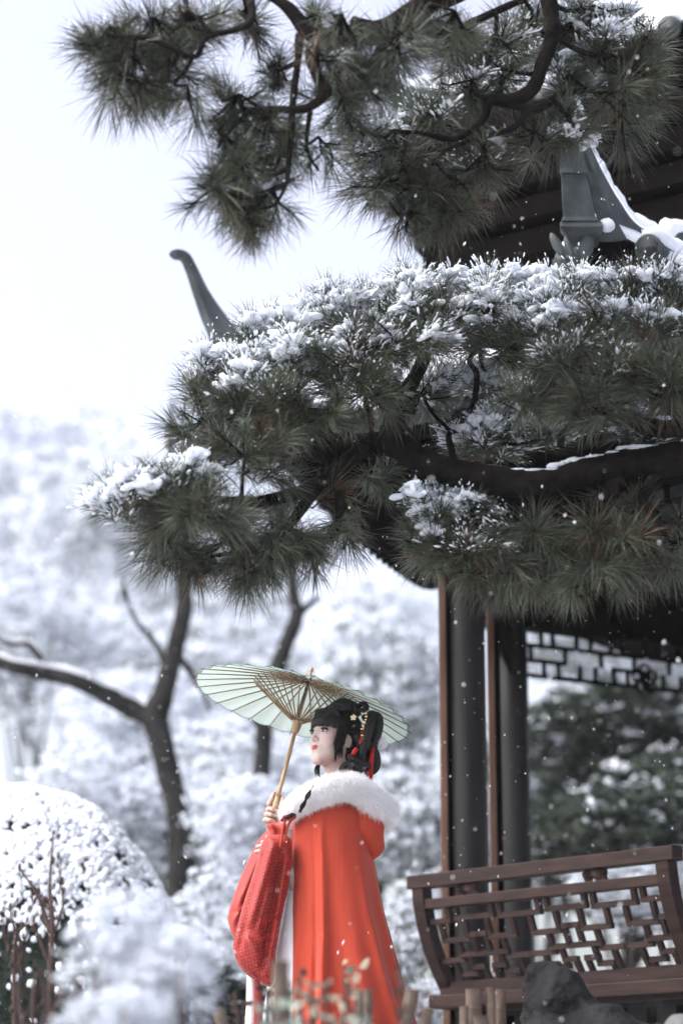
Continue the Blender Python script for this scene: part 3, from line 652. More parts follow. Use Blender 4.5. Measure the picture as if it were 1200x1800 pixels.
# foliage pads: px, py, half width px, half height px, distance, snow 0..1, tufts, droop
pads = [
 (225, 882, 62, 40, 7.35, .95, 15, 0), (310, 860, 60, 50, 7.35, .5, 14, 0), (355, 900, 85, 42, 7.25, .08, 18, .2), (285, 930, 55, 40, 7.4, .05, 10, .4),
 (375, 660, 55, 36, 7.6, 1, 16, -.3), (440, 690, 62, 45, 7.5, .9, 16, -.1), (360, 740, 55, 50, 7.6, .2, 12, 0), (330, 810, 45, 35, 7.5, .4, 8, 0),
 (430, 800, 85, 60, 7.4, .05, 18, .1), (470, 590, 60, 40, 7.7, 1, 16, -.3), (520, 640, 70, 45, 7.6, .8, 17, -.1), (500, 720, 80, 50, 7.5, .15, 17, 0), (570, 560, 70, 36, 7.8, 1, 18, -.3),
 (600, 640, 85, 50, 7.55, .42, 18, 0), (570, 720, 80, 45, 7.5, .05, 14, .2), (680, 540, 75, 36, 7.8, .9, 18, -.3), (690, 600, 85, 50, 7.6, .5, 20, -.1), (640, 690, 70, 40, 7.55, .05, 12, .2),
 (745, 515, 60, 30, 7.9, .9, 16, -.4), (770, 575, 80, 45, 7.7, .46, 18, 0), (850, 520, 60, 28, 7.95, 1, 14, -.4), (870, 560, 60, 40, 7.8, .6, 14, -.2), (890, 610, 60, 36, 7.7, .1, 12, .1),
 (940, 520, 60, 30, 7.95, 1, 16, -.4), (960, 575, 70, 40, 7.7, .9, 16, -.2), (1020, 530, 60, 36, 7.8, .9, 16, -.3), (1100, 520, 60, 40, 7.75, .6, 16, -.3), (1175, 520, 50, 36, 7.7, .7, 14, -.3),
 (1060, 590, 80, 45, 7.55, .5, 18, -.1), (1150, 590, 70, 45, 7.5, .5, 16, -.1), (980, 640, 70, 40, 7.5, .45, 15, 0), (1060, 660, 85, 45, 7.4, .35, 18, 0), (1160, 670, 70, 50, 7.35, .3, 16, 0), (1040, 720, 80, 36, 7.4, .1, 13, .2), (940, 700, 60, 36, 7.5, .15, 11, .1),
 (400, 950, 80, 40, 7.5, 0, 16, .7), (480, 960, 80, 42, 7.5, 0, 16, .8), (350, 985, 55, 32, 7.5, 0, 11, .8), (450, 1000, 70, 26, 7.55, 0, 12, 1), (545, 950, 60, 45, 7.6, 0, 12, .8), (520, 880, 70, 40, 7.7, 0, 8, .4), (610, 920, 45, 40, 7.7, 0, 7, .6), (300, 960, 40, 30, 7.45, .05, 7, .6),
 (840, 770, 80, 34, 8.0, 1, 16, -.2), (900, 760, 70, 30, 8.05, 1, 13, -.2), (860, 665, 50, 40, 8.1, .9, 9, 0), (740, 690, 60, 60, 8.0, .5, 15, .1), (960, 770, 40, 25, 8.0, .8, 6, 0), (1130, 770, 60, 26, 7.9, .5, 8, 0),
 (765, 895, 46, 34, 7.7, .8, 15, 0), (755, 945, 52, 40, 7.7, .6, 15, .2), (800, 985, 60, 36, 7.65, .4, 14, .6), (830, 910, 40, 30, 7.72, .5, 9, .2), (860, 950, 65, 40, 7.65, 0, 14, .6), (930, 950, 65, 45, 7.6, .25, 15, .6), (870, 1010, 70, 28, 7.65, 0, 15, 1),
 (1000, 960, 65, 45, 7.6, 0, 14, .8), (1075, 950, 65, 45, 7.55, .25, 14, .6), (1040, 1015, 55, 26, 7.5, 0, 12, 1), (1140, 970, 60, 45, 7.5, 0, 13, .7), (1190, 950, 40, 55, 7.55, .2, 10, .6), (960, 1015, 50, 26, 7.6, 0, 9, 1), (1120, 900, 60, 36, 7.7, 0, 9, .4), (650, 850, 40, 40, 7.8, 0, 6, .4),
 # upper tier
 (600, 25, 60, 24, 6.5, .05, 9, .5), (700, 55, 55, 30, 6.55, .05, 9, .5), (800, 20, 60, 26, 6.7, .1, 9, .3), (560, 90, 40, 30, 6.5, .05, 6, .5),
 (190, 50, 50, 42, 6.55, .35, 14, .1), (240, 100, 62, 45, 6.55, .1, 17, .3), (270, 30, 60, 40, 6.60, .2, 14, 0), (330, 20, 60, 40, 6.60, .1, 12, 0), (300, 100, 50, 42, 6.60, 0, 11, .5), (215, 130, 45, 26, 6.55, 0, 8, .7), (330, 150, 30, 26, 6.55, 0, 5, .7),
 (420, 165, 55, 40, 6.65, .15, 12, .2), (470, 205, 55, 40, 6.65, .25, 13, .3), (395, 240, 45, 40, 6.65, .1, 11, .4), (430, 290, 60, 46, 6.65, 0, 16, .5), (380, 330, 42, 40, 6.65, 0, 11, .6), (430, 365, 50, 36, 6.65, 0, 12, .8), (480, 330, 50, 40, 6.65, 0, 10, .7), (495, 270, 40, 40, 6.70, 0, 7, .7), (560, 240, 35, 30, 6.70, 0, 4, .7),
 (490, 110, 50, 40, 6.70, .15, 7, .2), (560, 150, 45, 45, 6.75, .1, 8, .4), (560, 20, 55, 26, 6.70, 0, 8, .4), (620, 110, 60, 45, 6.75, 0, 15, .6), (600, 170, 40, 36, 6.75, 0, 8, .7), (690, 90, 45, 36, 6.80, 0, 10, .6),
 (640, 225, 50, 30, 7.10, .6, 11, .1), (690, 255, 55, 36, 7.10, .3, 13, .3), (680, 310, 55, 40, 7.10, .05, 14, .5), (740, 330, 50, 40, 7.10, 0, 13, .6), (800, 310, 50, 42, 7.10, .1, 12, .6), (720, 370, 40, 28, 7.10, 0, 8, .9), (790, 370, 45, 30, 7.10, 0, 9, .9), (850, 270, 50, 36, 7.10, .3, 11, .5), (760, 200, 45, 30, 7.15, .4, 8, .2), (830, 140, 55, 45, 7.10, .4, 11, .2),
 (800, 70, 60, 40, 7.10, .1, 12, .3), (870, 60, 60, 40, 7.10, .4, 12, .1), (930, 40, 50, 36, 7.20, .4, 10, 0), (880, 120, 50, 36, 7.15, .2, 9, .3), (1000, 40, 55, 40, 7.20, .5, 12, -.1), (1060, 80, 60, 42, 7.15, .5, 14, .1), (1110, 110, 45, 40, 7.15, .15, 10, .3), (1000, 130, 50, 36, 7.15, .4, 9, .2), (1070, 160, 50, 30, 7.15, .15, 9, .5), (1000, 205, 45, 26, 7.15, .7, 9, .6), (940, 230, 45, 26, 7.15, .6, 8, .5),(1040,10,70,30,7.20,.5,8,0), (1130, 60, 50, 40, 7.2, .2, 11, .2), (1135, 140, 36, 36, 7.2, .1, 9, .4), (1090, 200, 36, 22, 7.15, .1, 6, .6),(720,20,50,24,6.80,0,5,.4),(430,10,50,26,6.70,0,7,.3),
]
NV, NF4, NF3, NC = [], [], [], []; TW = MB(); SV, SF = [], []; QV, QF = [], []; nbase = sbase = qbase = 0
for pi, (px, py, hw, hh, Y, snow, nt_, dr) in enumerate(pads):
    g = np.random.default_rng(100 + pi); c = np.array(at(px, py, Y)); pxm = Y / 4250 * 1.03
    nt_ = int(nt_ * (1.15 if dr < .35 else .88) * (.9 if Y < 7.25 else 1)); hw *= 1.08
    q = unit(g.normal(size=(nt_, 3))) * (g.random((nt_, 1)) ** .4)
    off = q * np.array([hw * pxm, .13, hh * pxm]); off[:, 1] += .1 * (Y < 7.25); C = c + off
    d = q * np.array([.9, .75, .7]) + np.array([0, -.12, .42 - 1.15 * dr]) + g.normal(0, .22, (nt_, 3))
    if snow > .5: d[:, 2] += .3
    D = unit(d)
    up = Y < 7.25
    nn = (108 if dr < .5 else 90) if not up else 92
    V, (F4, F3), col, root, nd, nl = needles(C, D, nn, .085, .132 if dr < .5 else .145, .0011, .72, 300 + pi, .045 + .05 * (dr > .5))
    NV.append(V); NF4.append(F4 + nbase); NF3.append(F3 + nbase); NC.append(col); nbase += len(V)
    # twigs back to the nearest limb
    dist = np.linalg.norm(LP[:, :3] - c, axis=1); j = np.argmin(dist); h0 = LP[j, :3]
    TW.tube([Vector(p) for p in spline([h0, (h0 + c) / 2 + g.normal(0, .015, 3) + np.array([0, 0, -.02]), c], 4)], list(np.linspace(min(.009, LP[j, 3]), .0045, 9)), 6)
    for k in range(nt_):
        m_ = c + (C[k] - c) * .55 + g.normal(0, .012, 3) + np.array([0, 0, -.012])
        TW.tube([Vector(c), Vector(m_), Vector(C[k] + D[k] * .03)], [.0042, .0034, .0026], 5, False)
    if snow > 0:
        rel = (C[:, 2] - c[2]) / (hh * pxm)
        pick = (g.random(nt_) < snow * 1.05) & (rel > -.5 + (1 - snow) * .5)
        root = root.reshape(nt_, nn, 3); ndr = nd.reshape(nt_, nn, 3); nlr = nl.reshape(nt_, nn); LU = []
        for k in np.nonzero(pick)[0]:
            ids = np.nonzero(ndr[k, :, 2] > -.1)[0]
            if len(ids) < 6: continue
            ids = g.permutation(ids); n1 = int(38 * snow) if snow > .3 else 0; i1, i2 = ids[:n1], ids[n1:n1 + int(30 + 30 * snow)]
            f = g.uniform(.2, .75, len(i1)); rd = g.uniform(.0024, .0052, len(i1)); Pn = root[k, i1] + ndr[k, i1] * (nlr[k, i1] * f)[:, None] + np.array([0, 0, .002]); dd = ndr[k, i1] * np.array([1, 1, .7])
            V, F = lumps_along(Pn, dd, rd * g.uniform(2.2, 6.5, len(i1)), rd, 17 + k, ICO1, .85, .14); SV.append(V); SF.append(F + sbase); sbase += len(V)
            f = g.uniform(.3, .95, len(i2)); rd = g.uniform(.0014, .0034, len(i2)); Pn = root[k, i2] + ndr[k, i2] * (nlr[k, i2] * f)[:, None] + np.array([0, 0, .0015])
            V, F = lumps_along(Pn, ndr[k, i2], rd * g.uniform(1.2, 4, len(i2)), rd, 7 + k); SV.append(V); SF.append(F + sbase); sbase += len(V)
            mm = int(15 * snow) if snow > .45 else 0
            Pn = C[k] + D[k] * .03 + g.normal(0, 1, (mm, 3)) * np.array([.023, .023, .008]) + np.array([0, 0, .004]); r_ = g.uniform(.008, .0155, mm)
            LU.append(np.concatenate([Pn, unit(g.normal(size=(mm, 3)) * np.array([1, 1, .3])), (r_ * g.uniform(1.2, 2.8, mm))[:, None], r_[:, None] * .8], 1))
        LU = np.concatenate(LU) if LU else np.zeros((0, 8))
        if len(LU):
            lo_ = LU[:, :3].min(0) - .05; hi_ = LU[:, :3].max(0) + .05; hh_ = .0049; nn3 = np.ceil((hi_ - lo_) / hh_).astype(int) + 1; Fd = np.zeros(nn3, np.float32)
            for l in LU:
                w = max(l[6], l[7]) * 1.35; i0 = np.maximum(((l[:3] - w - lo_) / hh_).astype(int), 0); i1 = np.minimum(((l[:3] + w - lo_) / hh_).astype(int) + 2, nn3)
                gx_ = lo_[0] + hh_ * np.arange(i0[0], i1[0]) - l[0]; gy_ = lo_[1] + hh_ * np.arange(i0[1], i1[1]) - l[1]; gz_ = lo_[2] + hh_ * np.arange(i0[2], i1[2]) - l[2]
                r2 = gx_[:, None, None] ** 2 + gy_[None, :, None] ** 2 + gz_[None, None, :] ** 2; al = gx_[:, None, None] * l[3] + gy_[None, :, None] * l[4] + gz_[None, None, :] * l[5]
                Fd[i0[0]:i1[0], i0[1]:i1[1], i0[2]:i1[2]] += np.exp(-2 * ((al / l[6]) ** 2 + np.maximum(r2 - al * al, 0) / l[7] ** 2)).astype(np.float32)
            V, F = sdf_mesh(lambda _: .11 - Fd, lo_, lo_ + (nn3 - 1) * hh_ - hh_ * .01, hh_)
            V = V + (.0016 * wob(V, 3, 45, 2))[:, None] * np.array([1, 1, 1.]); QV.append(V); QF.append(F + qbase); qbase += len(V)
mesh('needles', np.concatenate(NV), [np.concatenate(NF4), np.concatenate(NF3)], M['needle'], tree, False, np.concatenate(NC), 'stuff')
TW.build('twigs', M['bark'], tree, True, kind='stuff')
# snow lying along the big limb
P = np.array(lpts[0]); P = P[(P[:, 0] > .55)]; n = 260; g = np.random.default_rng(5); ii = g.integers(0, len(P), n)
PP = P[ii, :3] + np.stack([g.uniform(-.03, .03, n), g.uniform(-.03, .0, n), P[ii, 3] * .86], 1); V, F = lumps_along(PP, np.tile([[1., 0, .05]], (n, 1)), g.uniform(.015, .04, n), g.uniform(.004, .011, n), 3, ICO1, .7); SV.append(V); SF.append(F + sbase)
SVa = np.concatenate(SV); mesh('snow', np.concatenate([SVa] + QV), [np.concatenate(SF), np.concatenate(QF) + len(SVa)], M['snow'], tree, True, kind='stuff'); print('pine snow quads', sum(len(f) for f in QF), 'tris', sum(len(f) for f in SF))

# ================================================================== snowy background trees
def crown_mesh(seed, ncl, rx, rz, snow=.7, leaf=.11, lobes=7, cap=.16, nl=26):
    """local crown: clusters of drooping leaves under snow caps.  returns leaf (V,F) and snow (V,F)"""
    g = np.random.default_rng(seed)
    lc = unit(g.normal(size=(lobes, 3))) * np.array([rx * .6, rx * .6, rz * .6]); lr = g.uniform(.38, .6, lobes)
    w = g.integers(0, lobes, ncl); q = unit(g.normal(size=(ncl, 3))) * (g.uniform(.35, 1, (ncl, 1)) ** .5)
    C = lc[w] + q * (lr[w][:, None] * np.array([rx, rx, rz]))
    m = ncl * nl; Cc = np.repeat(C, nl, 0); sz = np.repeat(g.uniform(.6, 1.3, ncl), nl)[:, None]
    off = unit(g.normal(size=(m, 3))) * g.uniform(.2, 1, (m, 1)) * np.array([[cap * 1.5, cap * 1.5, cap * .9]]) * sz; off[:, 2] -= cap * .35
    P = Cc + off; d = unit(off + g.normal(0, .1, (m, 3)) + np.array([0, 0, -.06])); u, v = ortho(d); s = unit(u + .6 * v * g.normal(size=(m, 1)))
    L = leaf * g.uniform(.6, 1.2, (m, 1)); w_ = L * .28
    V = np.stack([P, P + d * L * .5 + s * w_, P + d * L, P + d * L * .5 - s * w_], 1).reshape(-1, 3); F = (np.arange(m) * 4)[:, None] + np.array([[0, 1, 2, 3]])
    has = g.random(ncl) < snow; S_ = []; K = 4 if nl > 30 else 6
    Cs = np.repeat(C[has], K, 0); k = len(Cs); Cs = Cs + g.normal(0, 1, (k, 3)) * np.array([cap * .8, cap * .8, cap * .35]) + np.array([0, 0, cap * .25])
    r_ = cap * g.uniform(.18, .62, k); dr = unit(g.normal(size=(k, 3)) * np.array([1, 1, .45])); V2, F2 = lumps_along(Cs, dr, r_ * g.uniform(.8, 3.0, k), r_ * .75, seed, ICO1, .65, .3)
    return (V, F), (V2, F2), C
def make_me(name, VF, m):
    o = mesh(name, VF[0], VF[1], m, None, m is not M['leaf'] and m is not M['leaf_dark']); me = o.data; bpy.data.objects.remove(o); return me
CR = []
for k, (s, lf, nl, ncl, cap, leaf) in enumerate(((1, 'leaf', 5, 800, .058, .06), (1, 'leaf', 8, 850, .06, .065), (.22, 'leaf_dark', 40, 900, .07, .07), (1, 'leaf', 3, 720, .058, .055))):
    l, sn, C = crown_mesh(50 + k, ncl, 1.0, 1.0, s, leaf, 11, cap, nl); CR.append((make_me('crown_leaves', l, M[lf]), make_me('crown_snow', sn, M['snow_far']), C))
def bg_tree(name, base, h, rx, rz, var, rz_rot, label, group, trunk_r=.12, cat='tree'):
    """base at ground point, crown centre at height h"""
    t = empty(name, base, label, cat, group)
    g = random.Random(int(h * 1000 + rx * 77)); b = Vector(base); top = b + Vector((g.uniform(-.4, .4), 0, h))
    P = spline([b - Vector((0, 0, .1)), b.lerp(top, .35) + Vector((g.uniform(-.25, .25), 0, 0)), b.lerp(top, .7) + Vector((g.uniform(-.25, .25), 0, 0)), top], 4)
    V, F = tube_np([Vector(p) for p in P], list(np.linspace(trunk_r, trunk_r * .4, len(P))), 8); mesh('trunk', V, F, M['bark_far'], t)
    for k in range(7):
        a = g.uniform(0, 6.28); s_ = Vector(P[5 + k % 6]); e = top + Vector((math.cos(a) * rx * .75, math.sin(a) * rx * .75, g.uniform(-.3, .7) * rz))
        V, F = tube_np([s_, s_.lerp(e, .5) + Vector((0, 0, .15 * rz)), e], [trunk_r * .4, trunk_r * .28, trunk_r * .1], 6); mesh('limb', V, F, M['bark_far'], t)
    lm, sm, _ = CR[var]
    for nm, me in (('crown', lm), ('snow', sm)):
        o = bpy.data.objects.new(nm, me); COL.objects.link(o); o.parent = t; o.location = (top.x - b.x, 0, h); o.rotation_euler = (0, 0, rz_rot); o.scale = (rx, rx, rz); o['kind'] = 'stuff'
    return t
G = 'snow-covered trees behind the garden'
# px, py of crown centre, distance, half width px, half height px, variant, label
far = [
 (60, 900, 85, 230, 190, 3, 'pale hazy snow-covered tree at the far left above the forked trunk'),
 (230, 930, 75, 190, 210, 0, 'snow-covered tree just right of the far left one, behind the pine tip'),
 (430, 960, 88, 200, 200, 3, 'pale snow-covered tree farthest back, seen below the left half of the pine'),
 (40, 1130, 38, 190, 150, 0, 'snowy tree above the round hedge at the left edge'),
 (400, 1180, 40, 190, 170, 1, 'snowy tree standing right behind the parasol'),
 (620, 1160, 55, 170, 150, 3, 'snowy tree behind the finial of the parasol, under the pine'),
 (700, 1230, 24, 130, 190, 1, 'greenish snowy tree between the parasol and the dark columns'),
 (200, 1290, 24, 200, 120, 3, 'snowy low tree behind the fork of the bare trunk'),
 (520, 1400, 22, 180, 150, 0, 'snowy bush-like tree behind the white fur collar'),
 (450, 1480, 17.5, 120, 110, 3, 'pale snowy bush hiding the foot of the leaning trunk behind the raised hand'),
 (330, 1500, 20, 180, 120, 1, 'snowy bush-like tree left of the raised hand'),
 (720, 1480, 19, 140, 150, 1, 'snowy shrub-like tree between red cape and bench'),
 (1080, 1340, 21, 230, 140, 2, 'dark green evergreen with little snow seen through the pavilion'),
 (1010, 1500, 18, 190, 120, 2, 'low dark evergreen with snow seen above the bench rail'),
 (940, 1350, 26, 130, 140, 2, 'evergreen with snowy boughs just right of the dark columns'),
 (1180, 1450, 19, 150, 150, 2, 'dark evergreen at the right edge above the bench'),
 (1080, 1150, 34, 220, 90, 1, 'snowy grey-green tree seen through the hanging lattice of the pavilion'),
 (100, 1420, 19, 160, 110, 0, 'snowy tree rising behind the top of the round hedge'),
]
for i, (px, py, Y, hw, hh, v, lab) in enumerate(far):
    c = at(px, py, Y); s_ = Y * 1.03 / FPX; h = c.z - GZ
    bg_tree('snowy_tree' if v != 2 else 'evergreen_tree', (c.x, c.y, GZ), h, hw * s_, hh * s_, v, i * 1.3, lab, G, .03 + .0011 * Y)
def bush(px, py, Y, hw, hh, v, lab, group, name='snowy_shrub', rot=0, base=None):
    c = at(px, py, Y); s_ = Y * 1.03 / FPX; gz = float(ground_z(c.x, Y)); h = c.z - gz
    t = empty(name, (c.x, Y, gz), lab, 'shrub', group); g = random.Random(px)
    for k in range(6):
        a = k * 1.05; e = Vector((c.x + math.cos(a) * hw * s_ * .6, Y + math.sin(a) * hw * s_ * .6, c.z + g.uniform(-.2, .6) * hh * s_))
        V, F = tube_np([Vector((c.x + .03 * math.cos(a), Y + .03 * math.sin(a), gz - .05)), Vector((c.x, Y, gz)).lerp(e, .5) + Vector((.05 * math.cos(a), .05 * math.sin(a), 0)), e], [.016, .011, .004], 6); mesh('stem', V, F, M['twig'], t)
    for nm, me in (('foliage', CR[v][0]), ('snow', CR[v][1])):
        o = bpy.data.objects.new(nm, me); COL.objects.link(o); o.parent = t; o.location = (0, 0, h); o.rotation_euler = (0, 0, rot); o.scale = (hw * s_, hw * s_, hh * s_); o['kind'] = 'stuff'
    return t
GS = 'snow-laden shrubs low in the garden'
for i, a in enumerate([
 (215, 1690, 4.9, 120, 120, 3, 'blurred snow-white shrub in front of the round hedge', GS),
 (285, 1740, 4.8, 105, 110, 3, 'blurred snowy shrub left of the hanging red sleeve', GS),
 (190, 1800, 4.6, 100, 60, 3, 'low blurred snowy shrub at the bottom beside the bare stems', GS),
 (400, 1640, 15, 110, 120, 0, 'snowy shrub behind the red sleeve', GS),
 (330, 1760, 12, 130, 70, 2, 'darker snowy shrub low behind the sleeve', GS),
 (720, 1650, 14, 70, 120, 1, 'snowy shrub between the cape and the bench end', GS),
 (760, 1780, 12, 70, 60, 0, 'low snowy shrub beneath the bench end', GS),
 (1130, 1560, 14.5, 130, 70, 0, 'snow-covered shrub seen through the bench lattice at the right', GS)]): bush(*a, rot=i * .9)
# ---- forked bare tree, left
fk = at(310, 1460, 18); ft = empty('forked_tree', (fk.x, 18, GZ), 'bare dark trunk forking into a snow-topped branch left of the parasol', 'tree')
FB = [[(325, 2100, 18, .12), (330, 1800, 18, .10), (314, 1600, 18, .098), (322, 1450, 18, .092), (298, 1350, 18, .088), (270, 1265, 18, .1), (285, 1225, 18, .085), (300, 1180, 18, .075), (318, 1120, 18, .07), (326, 1060, 18, .06), (318, 980, 18, .05), (330, 900, 18.1, .04), (300, 800, 18.2, .03), (310, 700, 18.2, .015)],
      [(272, 1262, 18, .085), (240, 1252, 18, .075), (190, 1225, 17.9, .07), (145, 1198, 17.8, .062), (90, 1185, 17.8, .055), (40, 1175, 17.7, .05), (-20, 1160, 17.7, .045), (-120, 1150, 17.6, .04)],
      [(75, 1183, 17.8, .03), (68, 1150, 17.8, .026), (50, 1130, 17.8, .02), (20, 1130, 17.8, .018), (-20, 1110, 17.8, .012)], [(290, 1160, 18, .03), (270, 1120, 18, .024), (230, 1080, 18, .018), (215, 1020, 18, .012)],
      [(320, 1150, 18, .03), (350, 1200, 18.2, .02), (372, 1250, 18.3, .014)]]
for l in FB:
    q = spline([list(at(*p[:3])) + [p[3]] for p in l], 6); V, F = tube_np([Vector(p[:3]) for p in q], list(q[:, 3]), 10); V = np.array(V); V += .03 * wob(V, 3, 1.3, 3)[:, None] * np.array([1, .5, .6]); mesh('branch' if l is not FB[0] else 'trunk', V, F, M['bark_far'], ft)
q = spline([list(at(*p[:3])) + [p[3]] for p in FB[1]], 10); V, F = tube_np([Vector((p[0], p[1], p[2] + p[3] * .85)) for p in q], list(q[:, 3] * .62), 10); V = np.array(V); V += .016 * wob(V, 8, 2)[:, None]; mesh('branch_snow', V, F, M['snow_far'], ft)
q = spline([list(at(*p[:3])) + [p[3]] for p in FB[2]], 6); V, F = tube_np([Vector((p[0], p[1], p[2] + p[3] * .8)) for p in q], list(q[:, 3] * .7), 8); mesh('branch_snow', V, F, M['snow_far'], ft)
# ---- second trunk behind the parasol
f2 = at(470, 1500, 20); ft2 = empty('leaning_tree', (f2.x, 20, GZ), 'dark leaning trunk behind the paper parasol', 'tree')
for l in ([(455, 2100, 20, .1), (455, 1800, 20, .08), (455, 1500, 20, .08), (462, 1300, 20, .075), (480, 1200, 20, .075), (505, 1130, 20, .065), (520, 1085, 20, .06), (512, 1020, 20, .05), (500, 950, 20, .03)], [(515, 1100, 20, .04), (530, 1075, 20, .035), (560, 1050, 20.2, .02)], [(465, 1280, 20, .05), (430, 1240, 20, .035), (400, 1210, 20, .02)]):
    q = spline([list(at(*p[:3])) + [p[3]] for p in l], 6); V, F = tube_np([Vector(p[:3]) for p in q], list(q[:, 3]), 10); V = np.array(V); V += .012 * wob(V, 5, 2.5)[:, None]; mesh('trunk' if l[0][1] > 1700 else 'branch', V, F, M['bark_far'], ft2)
# ---- round clipped hedge
hc = at(30, 1600, 11.6); hg = empty('round_hedge', (hc.x, hc.y, GZ), 'round clipped evergreen hedge capped with snow at the left edge', 'hedge')
g = np.random.default_rng(77); n = 22000; q = unit(g.normal(size=(n, 3))); q[:, 2] = np.abs(q[:, 2]) * 1.0; ctr = np.array([hc.x, hc.y, GZ + .68]); HR = np.array([.84, .84, 1.18])
lowm = g.random(n) < .4; q[lowm, 2] = -g.uniform(0, .5, lowm.sum()); q = unit(q)
P = ctr + q * HR * (1 + .01 * wob(q, 4, 1.5)[:, None]) * g.uniform(.92, .985, (n, 1)); d = unit(q + g.normal(0, .5, (n, 3))); u, v = ortho(d); L = g.uniform(.025, .05, (n, 1))
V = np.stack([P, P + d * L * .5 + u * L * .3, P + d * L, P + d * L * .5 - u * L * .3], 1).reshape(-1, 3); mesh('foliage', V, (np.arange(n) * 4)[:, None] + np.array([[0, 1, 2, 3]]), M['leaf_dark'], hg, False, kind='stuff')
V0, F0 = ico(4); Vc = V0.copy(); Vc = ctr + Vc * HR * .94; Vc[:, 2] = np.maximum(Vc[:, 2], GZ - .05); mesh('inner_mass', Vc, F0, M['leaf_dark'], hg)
n = 22000; q = unit(g.normal(size=(n, 3))); q[:, 2] = np.abs(q[:, 2]); keep = g.random(n) < np.clip((q[:, 2] - .25) * 2.6, .06, 1) ; keep &= 1.1 * wob(q, 14, 11) + 1.25 * q[:, 2] > .2; q = q[keep]; k = len(q)
P = ctr + q * HR * (1.015 + .012 * wob(q, 6, 3))[:, None]; dd = unit(np.cross(q, g.normal(size=(k, 3)))); r_ = g.uniform(.006, .017, k)
u = dd; w = np.cross(q, u); V, F = blobs(P, np.stack([u * (r_ * 1.7)[:, None], w * r_[:, None] * 1.3, q * (r_ * .75)[:, None]], 1), 4, ICO1, .25); mesh('snow', V, F, M['snow'], hg, True, kind='stuff')
# ---- bare reddish stems, left foreground
def stems(base_px, Y, lines, label, group='bare garden stems', name='bare_shrub', mat_='twig', buds=True):
    p = at(base_px[0], base_px[1], Y); gz = float(ground_z(p.x, Y)); t = empty(name, (p.x, Y, gz), label, 'shrub', group); g = random.Random(base_px[0])
    for l in lines:
        q = [list(at(x, y, Y + (Y2 if len(r) else 0))) + [r[0] if r else .005] for x, y, Y2, *r in l]
        S_ = spline(q, 6); MB().tube([Vector(s[:3]) for s in S_], list(S_[:, 3] * .62), 7).build('stem', M[mat_], t, True)
        if buds:
            for k in range(3, len(S_), 3):
                c = Vector(S_[k][:3]) + Vector((g.uniform(-.012, .012), g.uniform(-.01, .01), .006)); V, F = ICO1
                mesh('bud', V * np.array([.005, .005, .011]) * g.uniform(.7, 1.4) + np.array(c), F, M[mat_], t)
    b = Vector((p.x, Y, gz))
    MB().tube([b - Vector((0, 0, .05)), b.lerp(at(lines[0][0][0], lines[0][0][1], Y), .6), at(lines[0][0][0], lines[0][0][1] - 4, Y)], [.014, .012, .0105], 8).build('stump', M[mat_], t, True)
    return t
stems((90, 1850), 6.9, [[(88, 1850, 0, .017), (90, 1720, 0, .016), (92, 1620, 0, .013), (88, 1560, 0, .009), (93, 1480, 0, .005), (94, 1462, 0, .003)], [(88, 1640, 0, .012), (72, 1585, .02, .011), (55, 1555, .02, .008), (36, 1528, .03, .005)], [(96, 1640, 0, .009), (112, 1590, .0, .007), (106, 1550, 0, .005), (108, 1508, 0, .003)], [(88, 1600, 0, .007), (66, 1575, 0, .006), (55, 1600, 0, .004)], [(90, 1700, 0, .009), (70, 1650, 0, .007), (56, 1620, 0, .006)]], 'tall bare forked stem with buds in front of the round hedge')
stems((28, 1850), 7.0, [[(28, 1850, 0, .012), (25, 1700, 0, .010), (28, 1640, 0, .008), (20, 1610, 0, .005), (28, 1585, 0, .003)], [(34, 1850, 0, .009), (38, 1700, .02, .008), (45, 1650, .02, .006), (60, 1630, .02, .004)], [(24, 1690, 0, .005), (10, 1650, .01, .004), (4, 1600, .01, .003)], [(40, 1720, 0, .006), (30, 1650, 0, .005), (48, 1620, 0, .003)]], 'low reddish bare twigs at the left edge')
stems((60, 1850), 6.4, [[(60, 1860, 0, .012), (58, 1780, 0, .01), (62, 1720, 0, .007)], [(60, 1850, 0, .01), (40, 1790, 0, .008), (30, 1740, 0, .005)], [(62, 1850, 0, .012), (95, 1780, 0, .01), (115, 1730, 0, .006)], [(62, 1850, 0, .012), (80, 1770, 0, .01), (70, 1700, 0, .005)]], 'dark tangle of cut stems in the bottom left corner')
# ---- bamboo stakes and withered plants in front
GB = 'cut bamboo stakes in front of the person'
stakes = [(493, 1688, 5.3, 15, 0, 'thick blurred bamboo stake in front of the white fur trim'), (632, 1742, 6.9, 10, 2, 'thin bamboo stake below the red cape, left of a pair'), (646, 1738, 6.8, 8, 0, 'thin bamboo stake below the red cape, right of a pair'), (725, 1738, 6.6, 12, 12, 'leaning pale bamboo stake at the right edge of the cape'), (752, 1772, 6.9, 10, 10, 'short leaning bamboo stake right of the cape'),
          (832, 1738, 7.4, 14, 0, 'stout pale bamboo stake below the bench'), (815, 1768, 7.35, 8, 0, 'short thin bamboo stake left of the stout one'), (862, 1735, 7.4, 8, 0, 'pale thin bamboo stake right of the stout one'), (879, 1738, 7.5, 9, 0, 'brown bamboo stake against the dark rock'), (843, 1785, 7.2, 12, -8, 'lowest bamboo stake under the stout one'), (383, 1772, 7.0, 12, -18, 'brown leaning stake left of the sleeve hem')]
